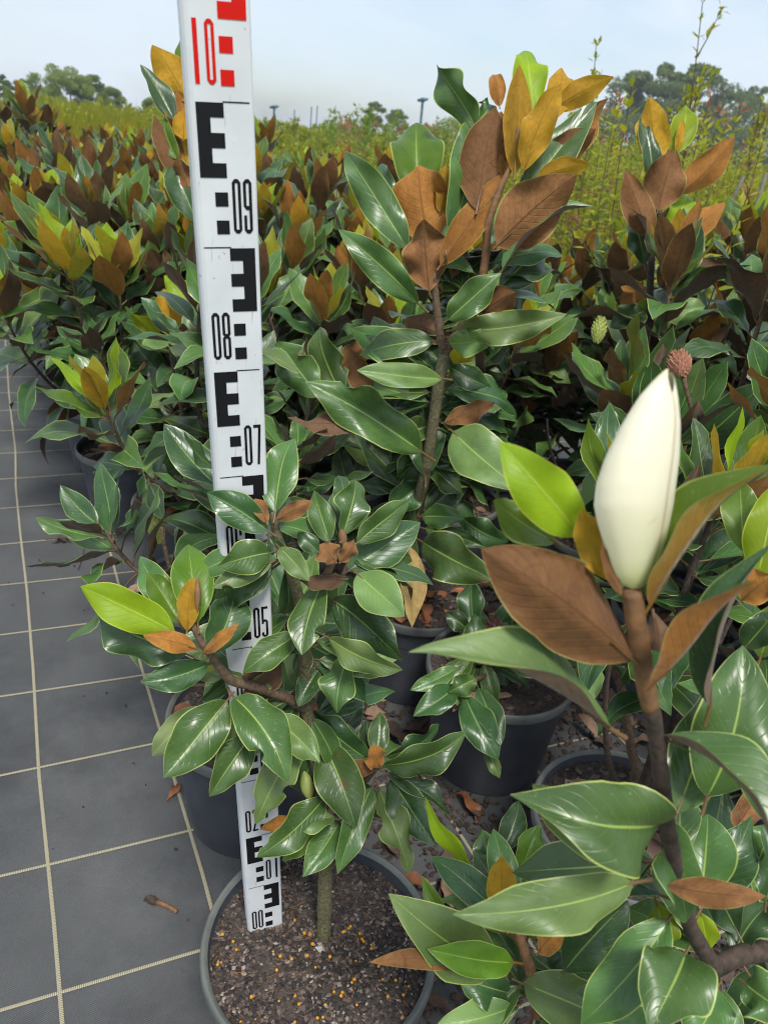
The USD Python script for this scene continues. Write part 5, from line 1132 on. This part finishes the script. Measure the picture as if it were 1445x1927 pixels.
def tree(px, ytop, wpx, Y, label, seed, mat, form='round', hpx=None, cat='tree', nq=5200, group=None):
    rs = np.random.RandomState(seed); c = far(px, ytop, Y); sc = Y / math.cos(PITCH) / FPX * 1.0
    sc = np.linalg.norm(far(px + 10, ytop, Y) - c) / 10
    H = c[2]; W = wpx * sc; b = np.array([c[0], c[1], -.2]); ch = (hpx or wpx * .8) * sc
    t = thing('tree', b, label, cat, group)
    z0 = max(H + .2 - ch, .3); cl = []
    tubes = [tube(spline(np.array([[0, 0, 0], [rs.uniform(-.04, .04) * W, 0, z0 * .6], [rs.uniform(-.06, .06) * W, 0, z0 + ch * .45]]), 8), np.linspace(.022 * H + .05, .012 * H, 8), 8)]
    ncl = 26 if form == 'round' else 34
    for k in range(ncl):
        a = k * 2.4 + rs.uniform(-.4, .4); u = rs.uniform(0, 1)
        if form == 'round':
            zz_ = z0 + ch * (.12 + .82 * u); rad = W / 2 * math.sqrt(max(.05, 1 - ((u - .4) / .72) ** 2)) * math.sqrt(rs.uniform(.15, 1)) * .85; s1 = W * rs.uniform(.11, .19)
        else:
            zz_ = z0 + ch * (.35 + .6 * u); rad = W / 2 * math.sqrt(rs.uniform(.05, 1)) * .92; zz_ -= (rad / (W / 2)) ** 2 * ch * .35 * rs.uniform(.3, 1.2); s1 = W * rs.uniform(.06, .105)
        cc = np.array([rad * math.cos(a), rad * math.sin(a), zz_]); cl.append((cc, s1))
        if k % (2 if form != 'round' else 4) == 0:
            st0 = np.array([0, 0, z0 * rs.uniform(.55, 1.0)]); tubes.append(tube(spline(np.array([st0, (st0 + cc) / 2 + [0, 0, -.05 * ch], cc]), 7), np.linspace(.011 * H, .003 * H, 7), 6))
    obj('trunk', cat_mesh(tubes), darkbark, t)
    tot = sum(s1 ** 2 for _, s1 in cl); V = []
    for cc, s1 in cl:
        n_ = int(nq * s1 ** 2 / tot); d = rs.normal(size=(n_, 3)); d /= np.linalg.norm(d, axis=1, keepdims=True); rr2 = s1 * rs.uniform(.25, 1, n_) ** .6
        p = cc + d * rr2[:, None] * [1, 1, .62]
        ax = rs.normal(size=(n_, 3)) + d * .6; ax /= np.linalg.norm(ax, axis=1, keepdims=True); s_ = np.cross(ax, d + rs.normal(size=(n_, 3)) * .5); s_ /= np.linalg.norm(s_, axis=1, keepdims=True)
        l = (max(.12, W * .038) * rs.uniform(.6, 1.3, n_))[:, None]
        V.append(np.stack([p - ax * l * .5, p + s_ * l * .32, p + ax * l * .5, p - s_ * l * .32], 1).reshape(-1, 3))
    V = np.concatenate(V); b_ = np.arange(len(V) // 4)[:, None] * 4
    tag(obj('crown', (V, np.concatenate([b_ + [0, 1, 2], b_ + [0, 2, 3]])), mat, t, smooth=False), kind='stuff')
T = [(20, 135, 90, 62, 'greyish tree at the left edge of the skyline', 1, 1, 'euca', 70), (75, 136, 90, 58, 'light green tree second from the left edge of the skyline', 2, 2, 'round', 75), (125, 121, 95, 60, 'tallest light green tree of the clump at left', 3, 2, 'round', 85),
     (162, 133, 70, 61, 'round dark green tree at the right of the left clump', 4, 0, 'round', 70), (205, 165, 60, 64, 'low bush tree tapering off the left clump', 5, 2, 'round', 40), (292, 176, 50, 64, 'small green tree low on the skyline just left of the staff', 6, 2, 'round', 40),
     (706, 188, 44, 70, 'small dark tree alone on the skyline right of the staff', 7, 0, 'round', 52), (748, 205, 50, 75, 'pale small tree beside the lone dark tree on the skyline', 8, 1, 'round', 45), (850, 225, 90, 75, 'low pale tree on the skyline behind the tall magnolia', 9, 2, 'round', 36),
     (1285, 105, 225, 95, 'big spreading gum tree with open umbrella crown at right', 10, 1, 'euca', 120), (1120, 232, 110, 92, 'rounded grey green tree at the left end of the right wood', 11, 1, 'round', 110), (1170, 190, 130, 98, 'grey green tree under the left side of the gum', 12, 1, 'round', 150),
     (1245, 190, 130, 90, 'dense tree beneath the big gum tree', 13, 1, 'round', 160), (1330, 175, 140, 93, 'broad tree beneath the right side of the gum', 14, 1, 'round', 170), (1400, 172, 130, 99, 'feathery tree right of the big gum tree', 15, 1, 'round', 160), (1455, 148, 110, 96, 'tall tree cut by the right edge of the picture', 16, 1, 'euca', 110),
     (1440, 200, 130, 90, 'dense low tree at the right edge below the tall one', 17, 1, 'round', 150), (1195, 240, 120, 88, 'low tree in front of the left part of the wood', 18, 1, 'round', 90), (1370, 235, 140, 88, 'low tree in front of the right part of the wood', 19, 1, 'round', 100)]
for px, yt, w_, Y, lab, sd, m_, form, hp in T: tree(px, yt, w_, Y, lab, sd, CR[m_], form, hp, nq=9000 if sd == 10 else 7500 if sd <= 6 else 4800)
# posts with sprinkler heads
postm = simple('post_paint', (.07, .13, .18), .5, (20, (.05, .10, .14)))
for k, (px, yt, Y, lab) in enumerate([(796, 183, 22, 'tall blue grey sprinkler post on the skyline left of the tall magnolia'), (516, 197, 26, 'blue grey sprinkler post on the skyline just right of the staff')]):
    c = far(px, yt, Y); b = np.array([c[0], c[1], 0]); t = thing('sprinkler_post', b, lab, 'post'); H = c[2]
    obj('pole', tube(np.array([[0, 0, 0], [0, 0, H * .5], [0, 0, H - .09]]), .032, 8), postm, t)
    obj('head', cat_mesh([tube(np.array([[-.14, 0, H - .07], [0, 0, H - .05], [.14, 0, H - .02]]), [.03, .055, .025], 8), tube(np.array([[0, 0, H - .1], [0, 0, H - .03], [0, 0, H]]), [.05, .07, .04], 8)]), postm, t)
for k, (px, yt, Y, lab) in enumerate([(585, 200, 24, 'thin upright stake on the skyline, farther from the staff'), (596, 198, 26, 'thin upright stake on the skyline beside another stake'), (553, 205, 25, 'thin short stake on the skyline nearest the staff')]):
    c = far(px, yt, Y); b = np.array([c[0], c[1], 0])
    t = obj('garden_stake', tube(np.array([[0, 0, 0], [0, 0, c[2] * .5], [0.02, 0, c[2]]]), .016, 6), postm); UsdGeom.Xformable(t).AddTranslateOp().Set(Gf.Vec3d(*map(float, b))); tag(t, lab, 'stake')

# ------------------------------------------------------------------ haze
hz = usdkit.material(stage, '/World/Looks/haze', {'v': ('principled_volume', {'color': (.86, .92, 1.0), 'density': .0010, 'anisotropy': .2})}, [], volume='v.volume')
hb = trimesh.creation.box((360, 360, 22)); hb.apply_translation((0, 0, 10))
tag(obj('haze', hb, hz, smooth=False), kind='stuff')

rsd = np.random.RandomState(33); db = []
for k in range(420):
    s_, t_ = rsd.uniform(.2, 5), rsd.uniform(-1.4, .3); q = gpt(s_, t_)
    if rsd.rand() < .55 and t_ < .05: continue
    db.append((lambda m: (m[0] + [*q, 0.001], m[1], m[2]))(chips(rsd, 1, .001, .002, .0015, .0045)))
tag(obj('mat_debris', cat_mesh(db), chip_mats[1], smooth=False), 'small dark crumbs of bark scattered over the aisle matting', 'debris', kind='stuff')
